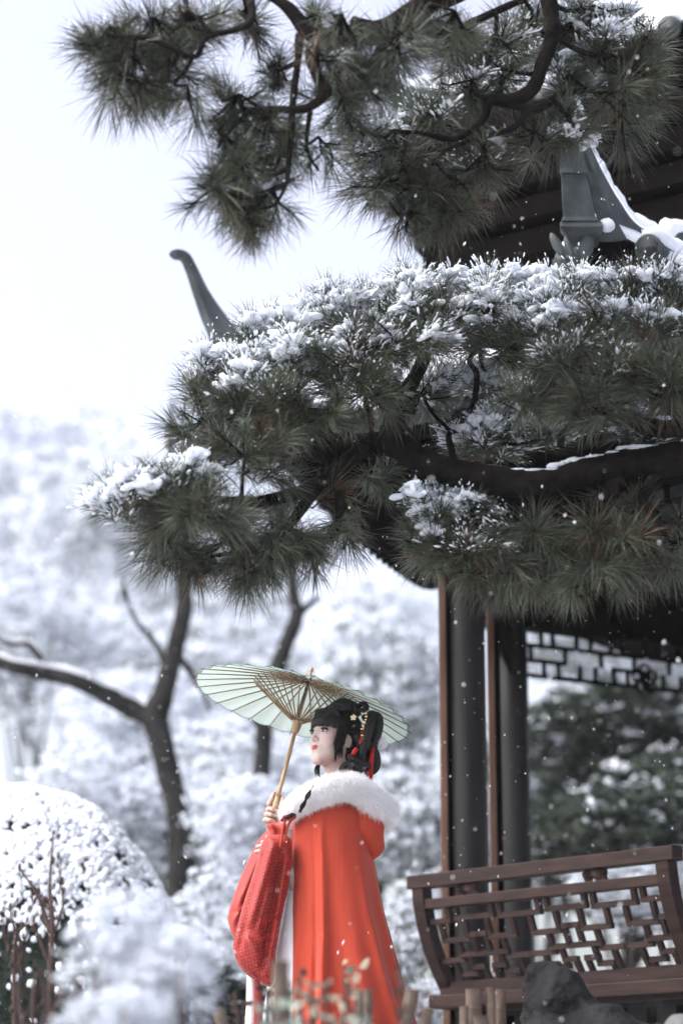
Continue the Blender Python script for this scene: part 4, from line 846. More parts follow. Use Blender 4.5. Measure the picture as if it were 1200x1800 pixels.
for px, py, Y, hw, tilt, lab in stakes:
    p = at(px, py, Y); gz = float(ground_z(p.x, Y)); r_ = hw * Y * 1.03 / FPX
    foot = Vector((p.x - math.tan(R(tilt)) * (p.z - gz), Y, gz - .05)); t = empty('bamboo_stake', (foot.x, Y, gz), lab, 'stake', GB); n = 12
    P = [foot.lerp(p, k / n) for k in range(n + 1)]; rd = []; PP = []
    for k in range(n):
        for f, s in ((0, .94), (.06, 1), (.5, .95), (.92, 1), (.97, 1.07)): PP.append(P[k].lerp(P[k + 1], f)); rd.append(r_ * s)
    V, F = tube_np(PP, rd, 14, False); mesh('culm', V, F, M['bamboo'], t)
    MB().tube([P[-1] - (P[-1] - P[-2]) * .2, P[-1] - (P[-1] - P[-2]) * .1], r_ * .8, 14).build('hollow_core', M['twig'], t, True)
def plant(px, py, Y, lab, leaves, hgt, m1, seed, group='withered plants in front of the person'):
    g = random.Random(seed); p = at(px, py, Y); gz = float(ground_z(p.x, Y)); b = Vector((p.x, Y, gz)); t = empty('withered_plant', b, lab, 'plant', group)
    for k in range(3 + seed % 2):
        top = p + Vector((g.uniform(-.07, .07), g.uniform(-.05, .05), g.uniform(-.04, .03))); P = spline([b, b.lerp(top, .5) + Vector((g.uniform(-.03, .03), 0, 0)), top], 6)
        MB().tube([Vector(x) for x in P], list(np.linspace(.007, .003, len(P))), 6).build('stem', M['twig'], t, True)
        for j in range(leaves):
            c = Vector(P[-1 - j % 5]); a = g.uniform(0, 6.28); d = Vector((math.cos(a), math.sin(a) * .6, g.uniform(-.3, .9))).normalized(); s = d.cross(Vector((g.uniform(-1, 1), g.uniform(-1, 1), .4))).normalized(); L = g.uniform(.018, .042); nrm = d.cross(s)
            V = [c, c + d * L * .35 + s * L * .3 + nrm * .004, c + d * L * .7 + s * L * .24, c + d * L - nrm * .008, c + d * L * .7 - s * L * .24, c + d * L * .35 - s * L * .3 + nrm * .004, c + d * L * .5 - nrm * .006]
            mesh('leaf', V, [(0, 1, 6), (1, 2, 6), (2, 3, 6), (3, 4, 6), (4, 5, 6), (5, 0, 6)], M[m1], t)
    return t
plant(545, 1740, 5.6, 'withered beige plant with curled leaves in front of the cape', 7, .3, 'dead_leaf', 1)
plant(520, 1715, 5.9, 'brown budded plant rising before the white trim', 5, .3, 'twig', 2)
plant(575, 1735, 5.7, 'brown withered plant at the middle of the cape hem', 5, .3, 'dead_leaf', 3)
plant(630, 1700, 6.4, 'thin dry stalk in front of the cape above the pair of stakes', 2, .3, 'dead_leaf', 4)
plant(690, 1730, 5.4, 'dark blurred stalk before the right side of the cape', 3, .3, 'twig', 5)
plant(600, 1790, 5.2, 'grey-green blurred leaves along the bottom edge below the cape', 12, .3, 'grey_leaf', 6)
plant(500, 1785, 5.2, 'grey-green blurred leaves at the foot of the white trim', 12, .3, 'grey_leaf', 7)
plant(450, 1740, 6.6, 'small brown withered leaves under the patterned sleeve', 5, .3, 'twig', 8)
plant(660, 1795, 5.6, 'pale blurred leaves beside the pair of thin stakes', 9, .3, 'grey_leaf', 9)
# ---- dark garden rock
rc = at(1000, 1790, 7.7)
def rk(P):
    d = s_ell(P, at(970, 1776, 7.7), (.115, .15, .12)); d = smin(d, s_ell(P, at(1010, 1850, 7.7), (.25, .22, .13)), .08); d = smin(d, s_ell(P, at(1110, 1870, 7.6), (.25, .2, .1)), .08)
    d = smin(d, s_ell(P, (at(1020, 1900, 7.7).x, 7.7, GZ + .15), (.42, .3, .35)), .15); return d + .045 * wob(P, 12, 2.2, 4)
V, F = sdf_mesh(rk, (rc.x - .6, 7.2, GZ - .1), (rc.x + .7, 8.2, GZ + .85), .014); tag(mesh('garden_rock', V, F, M['rock']), 'dark lumpy garden rock below the bench at lower right', 'rock')
b2 = at(1195, 1815, 7.2)
V0, F0 = ICO2; V, F = sdf_mesh(lambda P: s_ell(P, (b2.x, 7.2, GZ + .2), (.14, .15, b2.z - GZ - .2 + .03)) + .03 * wob(P, 2, 3, 3), (b2.x - .25, 6.95, GZ - .1), (b2.x + .25, 7.45, b2.z + .12), .014)
tag(mesh('garden_rock', V, F, M['stone']), 'small pale stone in the bottom right corner', 'rock')
# ================================================================== person
YP = 8.4
def pp(px, py, Y=YP): return at(px, py, Y)
base = Vector((pp(590, 1700).x, YP, GZ))
per = empty('person', base, 'person in a red hooded cape with white fur collar, gazing up left under a parasol', 'person')
# ---- head (local: x her left, y face forward, z up)
YAW, HP, HS = R(48), R(10), .93
fw = Vector((-math.sin(YAW), -math.cos(YAW), 0)); lf = Vector((math.cos(YAW), -math.sin(YAW), 0))
if lf.y > 0: lf = -lf
HM = Matrix((( lf.x, fw.x, 0), (lf.y, fw.y, 0), (0, 0, 1))) @ Matrix.Rotation(HP, 3, 'X')
HC = pp(586, 1301)
HMn = np.array(HM)
def hw(P): return np.asarray(P) @ HMn.T * HS + np.array(HC)          # head local -> world
def hv(*p): return Vector(hw(np.array(p)))
EYE = [(-.0305, .0715, .008), (.0305, .0715, .008)]
def head(P):
    d = s_ell(P, (0, -.016, .034), (.071, .09, .084))
    d = smin(d, s_ell(P, (0, .026, -.028), (.0535, .058, .080)), .03)
    d = smin(d, s_cap(P, (0, .05, .045), (0, .052, .02), .036), .03)
    for s in (-1, 1):
        d = smin(d, s_cap(P, (s * .045, -.005, -.040), (s * .012, .062, -.092), .016, .012), .03)
        d = smin(d, s_ell(P, (s * .036, .052, -.026), (.022, .022, .026)), .022)
    d = smin(d, s_ell(P, (0, .066, -.096), (.017, .015, .014)), .018)
    for s in (-1, 1):
        d = smax(d, -s_ell(P, (s * .0305, .096, .010), (.019, .015, .012)), .012)
    for s, e in zip((-1, 1), EYE):        # lids: shell round the eyeball with a slit
        sh = np.sqrt(((P - np.array(e, np.float32)) ** 2).sum(-1)) - .0142
        z = P[..., 2] - e[2]; x = np.abs(P[..., 0] - e[0]); slit = .0052 - 15 * x * x
        sl_ = np.maximum(z - slit - .0008, -(z + .0042 - 8 * x * x)) ; sl_ = np.maximum(sl_, e[1] + .004 - P[..., 1])
        d = smin(d, smax(sh, -sl_, .0012), .004)
    d = smin(d, s_cap(P, (0, .079, .022), (0, .098, -.018), .0058, .0068), .010)       # nose
    d = smin(d, s_ell(P, (0, .0985, -.0215), (.0078, .0082, .0072)), .006)
    for s in (-1, 1):
        d = smin(d, s_ell(P, (s * .0095, .089, -.0265), (.0065, .008, .006)), .005)
        d = smax(d, -s_ell(P, (s * .0052, .094, -.0315), (.0026, .004, .0022)), .002)
    d = smin(d, s_ell(P, (0, .072, -.054), (.023, .017, .018)), .014)                  # mouth mound
    for s in (-1, 1):
        d = smin(d, s_chain(P, [(s * .003, .0898, -.0495), (s * .010, .0872, -.0508), (s * .0175, .0805, -.0545)], [.0032, .0029, .0012], .002), .003)
        d = smin(d, s_chain(P, [(0, .0885, -.0588), (s * .008, .0868, -.0582), (s * .016, .081, -.0558)], [.0042, .0037, .0012], .002), .003)
    d = smax(d, -s_chain(P, [(-.018, .084, -.0545), (0, .0945, -.0540), (.018, .084, -.0545)], [.0008, .0014, .0008], .001), .0015)
    for s in (-1, 1):                                                                   # ears
        e = s_ell(P, (s * .073, -.014, -.012), (.007, .0145, .024)); e = smax(e, -s_ell(P, (s * .080, -.011, -.008), (.007, .008, .014)), .003); d = smin(d, e, .006)
        d = smin(d, s_ell(P, (s * .072, -.002, -.031), (.006, .007, .008)), .004)
    d = smin(d, s_cap(P, (0, -.028, -.06), (0, -.05, -.20), .047, .05), .022)           # neck
    return d
V, F = sdf_mesh(head, (-.092, -.12, -.20), (.092, .118, .128), .0017)
skin = np.array([.5, .39, .365]); col = np.tile(skin, (len(V), 1)).astype(float)
def paint(m, c):
    global col; m = np.clip(m, 0, 1)[:, None]; col = col * (1 - m) + np.array(c) * m
def gau(c, r): return np.exp(-(((V - np.array(c)) / np.array(r)) ** 2).sum(-1))
for s in (-1, 1):
    paint(.42 * gau((s * .042, .06, -.022), (.02, .03, .018)), (.5, .23, .22))           # blush
    paint(.62 * gau((s * .036, .078, .015), (.017, .03, .008)), (.36, .11, .10))          # eye shadow
    x = np.abs(V[:, 0]); zb = .0295 - 9 * (x - .032) ** 2 + .06 * (x - .032)
    br = np.exp(-((V[:, 2] - zb) / .0028) ** 4) * (x > .013) * (x < .052) * (V[:, 1] > .03) * np.clip((.056 - x) / .02, 0, 1)
paint(.85 * br, (.05, .033, .028))
lipd = np.minimum.reduce([s_chain(V, [(s * .003, .0905, -.0498), (s * .010, .088, -.0510), (s * .0175, .081, -.0545)], [.0034, .003, .0012]) for s in (-1, 1)] + [s_chain(V, [(0, .0893, -.0590), (s * .008, .0876, -.0584), (s * .016, .082, -.0558)], [.0046, .004, .0012]) for s in (-1, 1)])
paint(np.clip((.0012 - lipd) / .0016, 0, 1), (.36, .055, .046)); paint(np.exp(-((V[:, 2] + .0545) / .0011) ** 2) * (np.abs(V[:, 0]) < .02) * (V[:, 1] > .07) * .7, (.3, .03, .03))
paint(.35 * gau((0, .1, -.024), (.012, .012, .010)), (.5, .29, .26))
HV, HF, HCOL = hw(V), F, col
# ---- body under the clothes: neck, torso, arms, legs, joined with head and hands as one mesh
neck0 = hv(0, -.04, -.15)
SHL, SHR = Vector((neck0.x + .03, YP - .095, pp(0, 1425).z)), Vector((neck0.x + .0, YP + .095, pp(0, 1418).z))
hipc = Vector((pp(585, 1690).x, YP, GZ + .86))
handR = pp(484, 1432, 8.455); elbR = Vector((pp(470, 1560).x, YP + .09, pp(0, 1560).z)); wrR = pp(482, 1462, 8.475)
handL = pp(485, 1494, 8.345); elbL = Vector((pp(535, 1585).x, YP - .05, pp(0, 1585).z)); wrL = pp(496, 1510, 8.33)
chest = Vector((neck0.x + .01, YP, pp(0, 1480).z))
def body(P):
    d = s_cap(P, neck0 + Vector((0, 0, -.0)), chest, .046, .10)
    d = smin(d, s_cap(P, SHL, SHR, .04), .05); d = smin(d, s_ell(P, chest, (.09, .11, .17)), .04)
    d = smin(d, s_cap(P, chest, hipc, .10, .11), .06); d = smin(d, s_ell(P, hipc, (.12, .165, .13)), .06)
    for s, sh, el, wr in ((-1, SHL, elbL, wrL), (1, SHR, elbR, wrR)):
        d = smin(d, s_chain(P, [sh, el, wr], [.04, .033, .022], .02), .02)
        hp = hipc + Vector((0, s * .085, -.04)); kn = Vector((hipc.x - .01, YP + s * .09, GZ + .46)); an = Vector((hipc.x + .01, YP + s * .095, GZ + .08))
        d = smin(d, s_chain(P, [hp, kn, an], [.085, .055, .036], .03), .04); d = smin(d, s_cap(P, an - Vector((0, 0, .035)), an + Vector((-.15, 0, -.05)), .038, .028), .03)
    return d
BV, BF = sdf_mesh(body, (hipc.x - .42, YP - .3, GZ + .0), (hipc.x + .25, YP + .3, neck0.z + .06), .011)
# ---- parasol frame first: the hands close round its handle
AB = pp(474, 1456, 8.455); ACn = pp(531, 1239, 8.50); AX = (ACn - AB).normalized(); AL = (ACn - AB).length
aU = AX.cross(Vector((0, 1, 0))).normalized(); aV = AX.cross(aU).normalized()
if aV.y > 0: aV, aU = -aV, aU          # aV points to the viewer
if aU.x < 0: aU = -aU                   # aU points right
def ah(h, r=0, a=0): return AB + AX * h + (aU * math.cos(a) - aV * math.sin(a) * -1) * r     # a=0 right, a=90 deg to the viewer
GR = .0115      # grip radius
def hand_R(P):
    # palm stands right of / behind the grip; three fingers wrap round the viewer side, index and thumb point up
    H = [.022, .042, .062]      # little, ring, middle heights along handle
    d = None
    for k, h in enumerate(H):
        a = [R(x) for x in (-60, -115, -165, 150, 105, 60)]
        rr = [GR + .012, GR + .0125, GR + .012, GR + .0105, GR + .0095, GR + .0085]
        pts = [np.array(ah(h + .006 * (1 - i / 5), rr[i], a[i])) for i in range(6)]
        c = s_chain(P, pts, [.0098, .0096, .0094, .0088, .0082, .007], .002); d = c if d is None else smin(d, c, .0018)
    pa = [np.array(ah(.015, .032, R(-45))), np.array(ah(.07, .028, R(-50)))]
    pal = smin(s_cap(P, pa[0], pa[1], .016, .0175), s_cap(P, np.array(ah(.02, .026, R(-80))), np.array(ah(.072, .025, R(-85))), .0145, .0155), .014)
    d = smin(d, pal, .006)
    idx = [np.array(ah(.074, .024, R(-110))), np.array(ah(.086, .025, R(-160))), np.array(ah(.108, .019, R(-168))), np.array(ah(.126, .0175, R(-170)))]
    d = smin(d, s_chain(P, idx, [.0105, .0092, .0082, .0066], .002), .003)
    th = [np.array(ah(.03, .032, R(-20))), np.array(ah(.065, .030, R(5))), np.array(ah(.092, .0225, R(12))), np.array(ah(.113, .019, R(16)))]
    d = smin(d, s_chain(P, th, [.014, .0115, .0096, .0072], .003), .006)
    d = smin(d, s_chain(P, [np.array(ah(.03, .03, R(-55))), np.array(ah(-.005, .03, R(-60))), np.array(wrR) + np.array([-.002, 0, .0]), np.array(wrR) * .6 + np.array(elbR) * .4], [.017, .019, .022, .03], .01), .012)
    return d
lo = np.minimum(np.array(AB), np.array(wrR)) - .06; hi = np.array(ah(.13)) + .075; hi[1] = max(hi[1], wrR.y + .06); lo[2] -= .03
RV, RF = sdf_mesh(hand_R, lo, hi, .0019)
def hand_L(P):
    c = np.array(handL); d = s_cap(P, np.array(wrL), c, .021, .022)
    for k, (dz, dx, ln) in enumerate(((.026, 0, .05), (.010, -.006, .062), (-.008, -.008, .064), (-.024, -.004, .052))):
        r0 = c + np.array([.0, -.004 * k, dz]); r1 = r0 + np.array([-ln * .55 + dx, .0, .006]); r2 = r1 + np.array([-ln * .4, .012, -.004]); d = smin(d, s_chain(P, [r0, r1, r2], [.0095, .0085, .0068], .002), .003)
    d = smin(d, s_chain(P, [c + np.array([.0, -.014, .01]), c + np.array([-.012, -.026, .03]), c + np.array([-.03, -.024, .04])], [.011, .009, .007], .002), .004)
    return d
LV, LF = sdf_mesh(hand_L, np.array(handL) - .1, np.array(handL) + .1, .0022)
hs_ = np.array([.46, .32, .275])
def finger_tint(Vx):
    c = np.tile(hs_, (len(Vx), 1)); w = np.clip(wob(Vx, 8, 22, 2) * .5 + .3, 0, 1)[:, None] * .25; return c * (1 - w) + np.array([.43, .21, .18]) * w
AVv, AF, AC, n0 = [], [], [], 0
for vv, ff, cc in ((HV, HF, HCOL), (BV, BF, np.tile(skin, (len(BV), 1))), (RV, RF, finger_tint(RV)), (LV, LF, finger_tint(LV))):
    AVv.append(vv); AF.append(ff + n0); AC.append(cc); n0 += len(vv)
bodyo = mesh('body', np.concatenate(AVv), np.concatenate(AF), M['skin'], per, True, np.concatenate(AC))
# eyes: ball with painted iris and a painted white catchlight, lashes
for s, e in zip((-1, 1), EYE):
    V, F = ico(4); tgt = unit(np.array([s * -.02, 1.0, .06])); ca = V @ tgt
    c = np.tile([.5, .49, .485], (len(V), 1)).astype(float); c[ca > .85] = (.03, .016, .011); c[ca > .955] = (.005, .004, .004); c[(V @ unit(np.array([-.12, 1., .30]))) > .993] = (.9, .9, .9)
    mesh('eye', hw(V * .0134 + np.array(e)), F, M['eye'], bodyo, True, c)
    for up_ in (1, -1):
        Vn, Fn = [], []; xs = np.linspace(-.0145, .0165, 22) * s
        for i, x in enumerate(xs):
            z = (.0052 - 15 * x * x + .0008) if up_ > 0 else (-.0042 + 8 * x * x); y = math.sqrt(max(.0148 ** 2 - x * x - z * z, 1e-6)); w = (.0019 + .0022 * (i / 21)) if up_ > 0 else .0004
            pt = np.array(e) + np.array([x, y, z]); out = np.array([.25 * x / .015, 1, .5 * up_]); ln = (.004 + .004 * (i / 21)) if up_ > 0 else .0012
            Vn += [hw(pt + np.array([0, .0004, -w * .4])), hw(pt + np.array([0, .0008, w])), hw(pt + unit(out) * ln + np.array([.1 * x, 0, up_ * ln * .5]))]
            if i: a = 3 * i; Fn += [(a - 3, a, a + 1, a - 2), (a - 2, a + 1, a + 2, a - 1)]
        mesh('eyelash', Vn, Fn, M['black'], bodyo)
# ---- hair
def hairf(P):
    d = s_ell(P, (0, -.022, .036), (.083, .099, .096)); d = smin(d, s_ell(P, (0, -.06, -.03), (.066, .05, .085)), .04)
    # open the face and the ears
    cut = np.maximum(.038 - P[..., 1] + np.clip(np.abs(P[..., 0]) - .05, 0, 1) * .2, P[..., 2] - .052)
    d = smax(d, -(np.minimum(np.maximum(.012 - P[..., 1], P[..., 2] - .05) + .0, cut)), .012)
    for s in (-1, 1): d = smax(d, -s_ell(P, (s * .085, -.012, -.008), (.03, .022, .03)), .008)
    d = smax(d, -(P[..., 2] + .115 + 0 * P[..., 0]), .01)
    d = d + .0016 * np.sin(P[..., 0] * 420 + P[..., 2] * 60 + 8 * P[..., 1]) * (P[..., 2] > -.2)
    return d
V, F = sdf_mesh(hairf, (-.1, -.14, -.14), (.1, .1, .15), .0032); hairo = mesh('hair', hw(V), F, M['hair'], per)
def lock(name, pts, rad, n=9, local=True, flat=None, strands=0, seed=0):
    S_ = spline([list(p) + [r] for p, r in zip(pts, rad)], 6); P = hw(S_[:, :3]) if local else S_[:, :3]
    V, F = tube_np([Vector(p) for p in P], list(S_[:, 3] * (HS if local else 1)), n); o = mesh(name, V, F, M['hair'], hairo)
    return o
# bangs: many thin tapering strands from the crown over the forehead
g = np.random.default_rng(11)
Vb = MB()
def strand(pts, r0, r1, n=5):
    S_ = spline(pts, 6); Vb.tube([Vector(p) for p in hw(S_)], list(np.linspace(r0, r1, len(S_))), n)
for k in range(130):
    x = -.074 + .148 * (k + g.uniform(-.4, .4)) / 129; yb = .0925 - 5.2 * x * x * (1 + 9 * abs(x)); zb = .0255 + g.uniform(-.004, .006) - .12 * max(0, abs(x) - .045)
    strand([(x * .35, .01, .127), (x * .75, .058, .108), (x * .95, yb - .004, .072), (x, yb + .002, .045), (x + g.uniform(-.002, .002), yb, zb)], .0034, .0007)
for s in (-1, 1):       # side locks framing the face
    for k in range(46):
        t = k / 45; y0 = .050 - .045 * t; ln = g.uniform(-.085, -.06) - (.025 if .2 < t < .55 else 0) + .05 * (t < .12)
        if s < 0: continue
        strand([(s * .03, .02, .122), (s * .07, y0 * .7, .085), (s * .079, y0, .04), (s * (.0765 + .003 * math.sin(k)), y0 + .004, -.005), (s * (.070 + .004 * g.random()), y0 + .004 + g.uniform(-.004, .004), -.045), (s * .064, y0 - .002 + g.uniform(-.006, .006), ln)], .0032, .0005)
    for k in range(40):   # combed back over the ear
        t = k / 39; strand([(s * .03, .03 - .05 * t, .128), (s * .07, .02 - .06 * t, .095), (s * .087, -.002 - .06 * t, .045), (s * .0865, -.02 - .045 * t, .008 + .012 * t), (s * .076, -.05 - .03 * t, -.012 - .02 * t), (s * .05, -.085, -.03 - .05 * t)], .003, .002)
Vb.build('hair_strands', M['hair'], hairo, True, kind='stuff')
# buns: photograph positions, just behind and above the skull
def wl(px, py, Y=YP): return list(pp(px, py, Y))
def ropes(name, pts, rad, cnt=1, tw=2.0):
    """a thick lock made of twisted smaller strands"""
    S_ = spline([list(p) + [r] for p, r in zip(pts, rad)], 8); P = S_[:, :3]; m = MB()
    for j in range(cnt):
        Q = []
        for i in range(len(P)):
            t = Vector(P[min(i + 1, len(P) - 1)] - P[max(i - 1, 0)]).normalized(); a = t.cross(Vector((0, 1, 0.1))).normalized(); b_ = t.cross(a); an = 6.283 * j / cnt + tw * i / len(P) * 2
            Q.append(Vector(P[i]) + (a * math.cos(an) + b_ * math.sin(an)) * S_[i, 3] * ((.68 if j % 3 else .3) if cnt > 1 else 0))
        m.tube(Q, list(S_[:, 3] * (.36 if j % 3 else .66) if cnt > 1 else S_[:, 3]), 7)
    return m.build(name, M['hair'], hairo, True)
ropes('hair_bun', [wl(583, 1256, 8.37), wl(590, 1245, 8.36), wl(604, 1241, 8.36), wl(620, 1246, 8.37), wl(632, 1254, 8.38)], [.016, .024, .028, .025, .016], 15)
ropes('hair_loop', [wl(626, 1254, 8.36), wl(634, 1250, 8.35), wl(643, 1246, 8.35), wl(642, 1239, 8.36), wl(634, 1238, 8.37), wl(629, 1244, 8.38), wl(627, 1252, 8.39)], [.008, .009, .0095, .0095, .009, .008, .007], 9)
ropes('hair_loop', [wl(640, 1345, 8.32), wl(637, 1325, 8.31), wl(644, 1298, 8.31), wl(650, 1272, 8.31), wl(657, 1259, 8.32), wl(665, 1263, 8.33), wl(665, 1280, 8.34), wl(658, 1305, 8.35), wl(652, 1330, 8.36)], [.009, .013, .016, .017, .016, .016, .016, .016, .013], 15)
ropes('hair_loop', [wl(640, 1262, 8.42), wl(655, 1256, 8.46), wl(664, 1270, 8.47), wl(660, 1300, 8.46), wl(650, 1330, 8.45)], [.012, .015, .016, .016, .013], 12)
ropes('hair_lock', [wl(628, 1290, 8.33), wl(640, 1310, 8.34), wl(655, 1330, 8.37), wl(655, 1350, 8.38), wl(643, 1358, 8.37)], [.02, .026, .026, .022, .012], 18)
ropes('hair_lock', [wl(612, 1328, 8.30), wl(625, 1338, 8.30), wl(640, 1345, 8.32), wl(648, 1352, 8.34)], [.01, .018, .02, .014], 15)
ropes('hair_lock', [wl(597, 1352, 8.27), wl(608, 1345, 8.28), wl(622, 1347, 8.29), wl(636, 1353, 8.32)], [.006, .014, .017, .012], 15)
ropes('hair_lock', [wl(562, 1340, 8.44), wl(557, 1352, 8.44), wl(560, 1364, 8.42), wl(566, 1370, 8.40)], [.004, .010, .009, .004], 9)
# ornaments
def fan(c, m_, name, n=5, r=.011, nrm=(-.25, -.95, .1)):
    nz = Vector(nrm).normalized(); u = nz.cross(Vector((0, 0, 1))).normalized(); v = u.cross(nz); V, F = ICO2; fl = empty_part(name, hairo); fl.parent = hairo
    for k in range(n):
        a = 6.283 * k / n + .4; d = u * math.cos(a) + v * math.sin(a); e = u * -math.sin(a) + v * math.cos(a)
        mesh('petal', V @ np.array([list(d * r * .55), list(e * r * .42), list(nz * .0025)]) + np.array(c + d * r * .6), F, M['cream'], hairo)
    mesh('flower_centre', V * .0035 + np.array(c + nz * .003), F, M['gold'], hairo); bpy.data.objects.remove(fl)
fan(pp(621, 1261, 8.29), None, 'hair_flower', 5, .0105)
for k in range(9):
    t = k / 8; p = pp(643 - 9 * t + 1.5 * math.sin(k), 1254 + 44 * t, 8.288 - .004 * math.sin(k)); V, F = ICO2
    mesh('bead', V * np.array([.0052, .004, .0034]) * (1.1 if k % 2 else .9) + np.array(p), F, M['gold'] if k not in (6,) else M['deep_red'], hairo)
MB().tube([pp(627, 1315, 8.27), pp(624, 1319, 8.27), pp(619, 1327, 8.27)], [.007, .008, .0065], 10).build('red_ear_ornament', M['deep_red'], hairo, True)
for pts in ([(636, 1295, 8.285), (634, 1302, 8.28), (632, 1307, 8.28)],): MB().tube([pp(*p) for p in pts], .004, 8).build('red_bead', M['deep_red'], hairo, True)
tb = MB()
for k in range(26):
    a = g.uniform(-1, 1); b_ = g.uniform(-.01, .01); tb.tube([pp(656 + a * 1.5, 1314, 8.33 + b_ * .3), pp(653 + a * 3, 1330, 8.33 + b_), pp(651 + a * 4, 1350, 8.33 + b_), pp(649 + a * 5.5, 1370 + g.uniform(-4, 4), 8.335 + b_)], [.0028, .0024, .002, .0012], 5)
tb.build('red_tassel', M['deep_red'], hairo, True)
def fuzz(V, N, dens, L, seed, wid=.0006, flow=(0, 0, -.3), jit=.45, name='fur', parent=None, m_='fur', curl=.3):
    g = np.random.default_rng(seed); n = dens; ii = g.integers(0, len(V), n); P = V[ii] + g.normal(0, .002, (n, 3)); d = unit(N[ii] + g.normal(0, jit, (n, 3)) + np.array(flow))
    l = (L * g.uniform(.55, 1.15, n))[:, None]; s = unit(np.cross(d, g.normal(size=(n, 3)))) * wid; d2 = unit(d + np.array(flow) * curl * 2 + g.normal(0, .15, (n, 3)))
    mid = P + d * l * .5; tip = mid + d2 * l * .5; Vn = np.stack([P - s, P + s, mid - s * .8, mid + s * .8, tip], 1).reshape(-1, 3); b_ = (np.arange(n) * 5)[:, None]
    return mesh(name, Vn, [b_ + np.array([[0, 1, 3, 2]]), b_ + np.array([[2, 3, 4]])], M[m_], parent, False, kind='stuff')
def normals(o):
    n = np.empty(len(o.data.vertices) * 3, np.float32); o.data.vertices.foreach_get('normal', n); return n.reshape(-1, 3)
V0, F0 = ico(3); pc = np.array(pp(669, 1306, 8.36)); o = mesh('pompom', V0 * .0185 + pc, F0, M['fur'], hairo); fuzz(V0 * .0175 + pc, V0, 3500, .009, 3, flow=(0, 0, -.1), name='pompom_fur', parent=hairo)
# ---- cape
prof = [(1362, 588, 600, .03), (1376, 560, 628, .055), (1390, 546, 642, .09), (1405, 530, 648, .13), (1425, 519, 650, .155), (1450, 513, 650, .172), (1480, 510, 651, .18), (1530, 510, 660, .19), (1600, 507, 673, .205), (1650, 505, 686, .215), (1700, 503, 699, .225), (1760, 501, 716, .24), (1800, 499, 729, .25), (1900, 495, 756, .275), (2000, 490, 780, .295), (2030, 488, 786, .30)]
pr = spline(prof, 5); NT = 340; TH = np.linspace(R(-172), R(172), NT); V = []
for py, xl, xr, dep in pr:
    a, c = pp(xl, py), pp(xr, py); mid = (a + c) / 2; ra = (c.x - a.x) / 2; t = np.clip((py - 1400) / 420, 0, 1.5)
    amp = .012 + .112 * t ** .85 if py > 1400 else .010
    th = TH; fold = np.zeros(NT)
    for (c0, w, A, t0, dr_) in ((104, 6, 1.15, -.1, 9), (90, 12, -.9, 0, 4), (128, 12, -.5, .1, 6), (76, 12, .4, .45, -3), (64, 9, -.55, .25, -4), (50, 6, .8, .1, -7), (36, 10, -.7, .1, -6), (23, 5, .7, .2, -5), (146, 5, .6, .05, 3), (157, 4, -.5, 0, 2), (116, 3.5, -.6, .0, 8), (10, 6, -.5, .3, -2), (137, 2.5, .25, .3, 5), (122, 3, .3, .6, 7)):
        tt = min(max((t - t0) / .35, 0), 1); x_ = (np.degrees(th) - (c0 + dr_ * t + 3.2 * math.sin(t * 3.5 + c0))) / (w * (1 + .15 * t)); fold += A * tt * ((.75 * np.exp(-x_ ** 2) + .25 * np.exp(-np.abs(x_) * 1.6)) if c0 in (104, 50, 116) else .85 * np.exp(-(x_ / 1.25) ** 2))
    fold += np.where(th < 0, .6 * np.cos(9 * th), 0)
    wr = 1 + amp * fold * 1.25
    X = mid.x + ra * np.cos(th) * (1 + .45 * (wr - 1)); Y_ = YP - dep * np.sin(th) * wr + .0; Z = np.full(NT, mid.z)
    V.append(np.stack([X, Y_, Z], 1))
V = np.concatenate(V); V[:, 1] += .012 * wob(V * np.array([1, 1, .45]), 15, 1.6, 2) * np.clip((1.3 + ZC - V[:, 2]) * 2, 0, 1); V += (.005 * wob(V * np.array([1, 1, .4]), 5, 6, 4) * np.clip((1.55 + ZC - V[:, 2]) * 2, 0, 1))[:, None] * np.array([.3, 1, 0])
nr = len(pr); F = np.array([(i * NT + j, i * NT + j + 1, (i + 1) * NT + j + 1, (i + 1) * NT + j) for i in range(nr - 1) for j in range(NT - 1)])
cape = mesh('cape', V, F, M['red'], per); md = cape.modifiers.new('thick', 'SOLIDIFY'); md.thickness = .004; md.offset = -1
EDGE = V.reshape(nr, NT, 3)[:, -1]; EDGE2 = V.reshape(nr, NT, 3)[:, 0]
for E, sgn in ((EDGE, 1), (EDGE2, -1)):
    E = E[12:]; n = len(E); rad = .014 + .015 * np.clip(np.arange(n) / 26, 0, 1); Q = E + np.stack([-.55 * rad, sgn * -.2 * rad, 0 * rad], 1)
    V2, F2 = tube_np([Vector(p) for p in Q], list(rad), 14); V2 = np.array(V2); o = mesh('fur_trim', V2, F2, M['fur'], cape); fuzz(V2, normals(o), 16000, .0085, 6, .0007, (0, 0, -.25), .5, 'trim_fur', cape)
# hood hanging behind
def hood(P):
    d = s_chain(P, [wl(634, 1420, 8.34), wl(644, 1455, 8.33), wl(653, 1488, 8.35), wl(650, 1510, 8.35)], [.07, .052, .036, .008], .03)
    d = smin(d, s_cap(P, wl(630, 1415, 8.46), wl(648, 1470, 8.42), .06, .03), .04); return d + .004 * wob(P * np.array([1, 1, .4], np.float32), 5, 6, 2)
c = np.array(pp(645, 1460, 8.38)); V, F = sdf_mesh(hood, c - np.array([.13, .16, .14]), c + np.array([.13, .16, .17]), .005); mesh('hood', V, F, M['red'], cape)
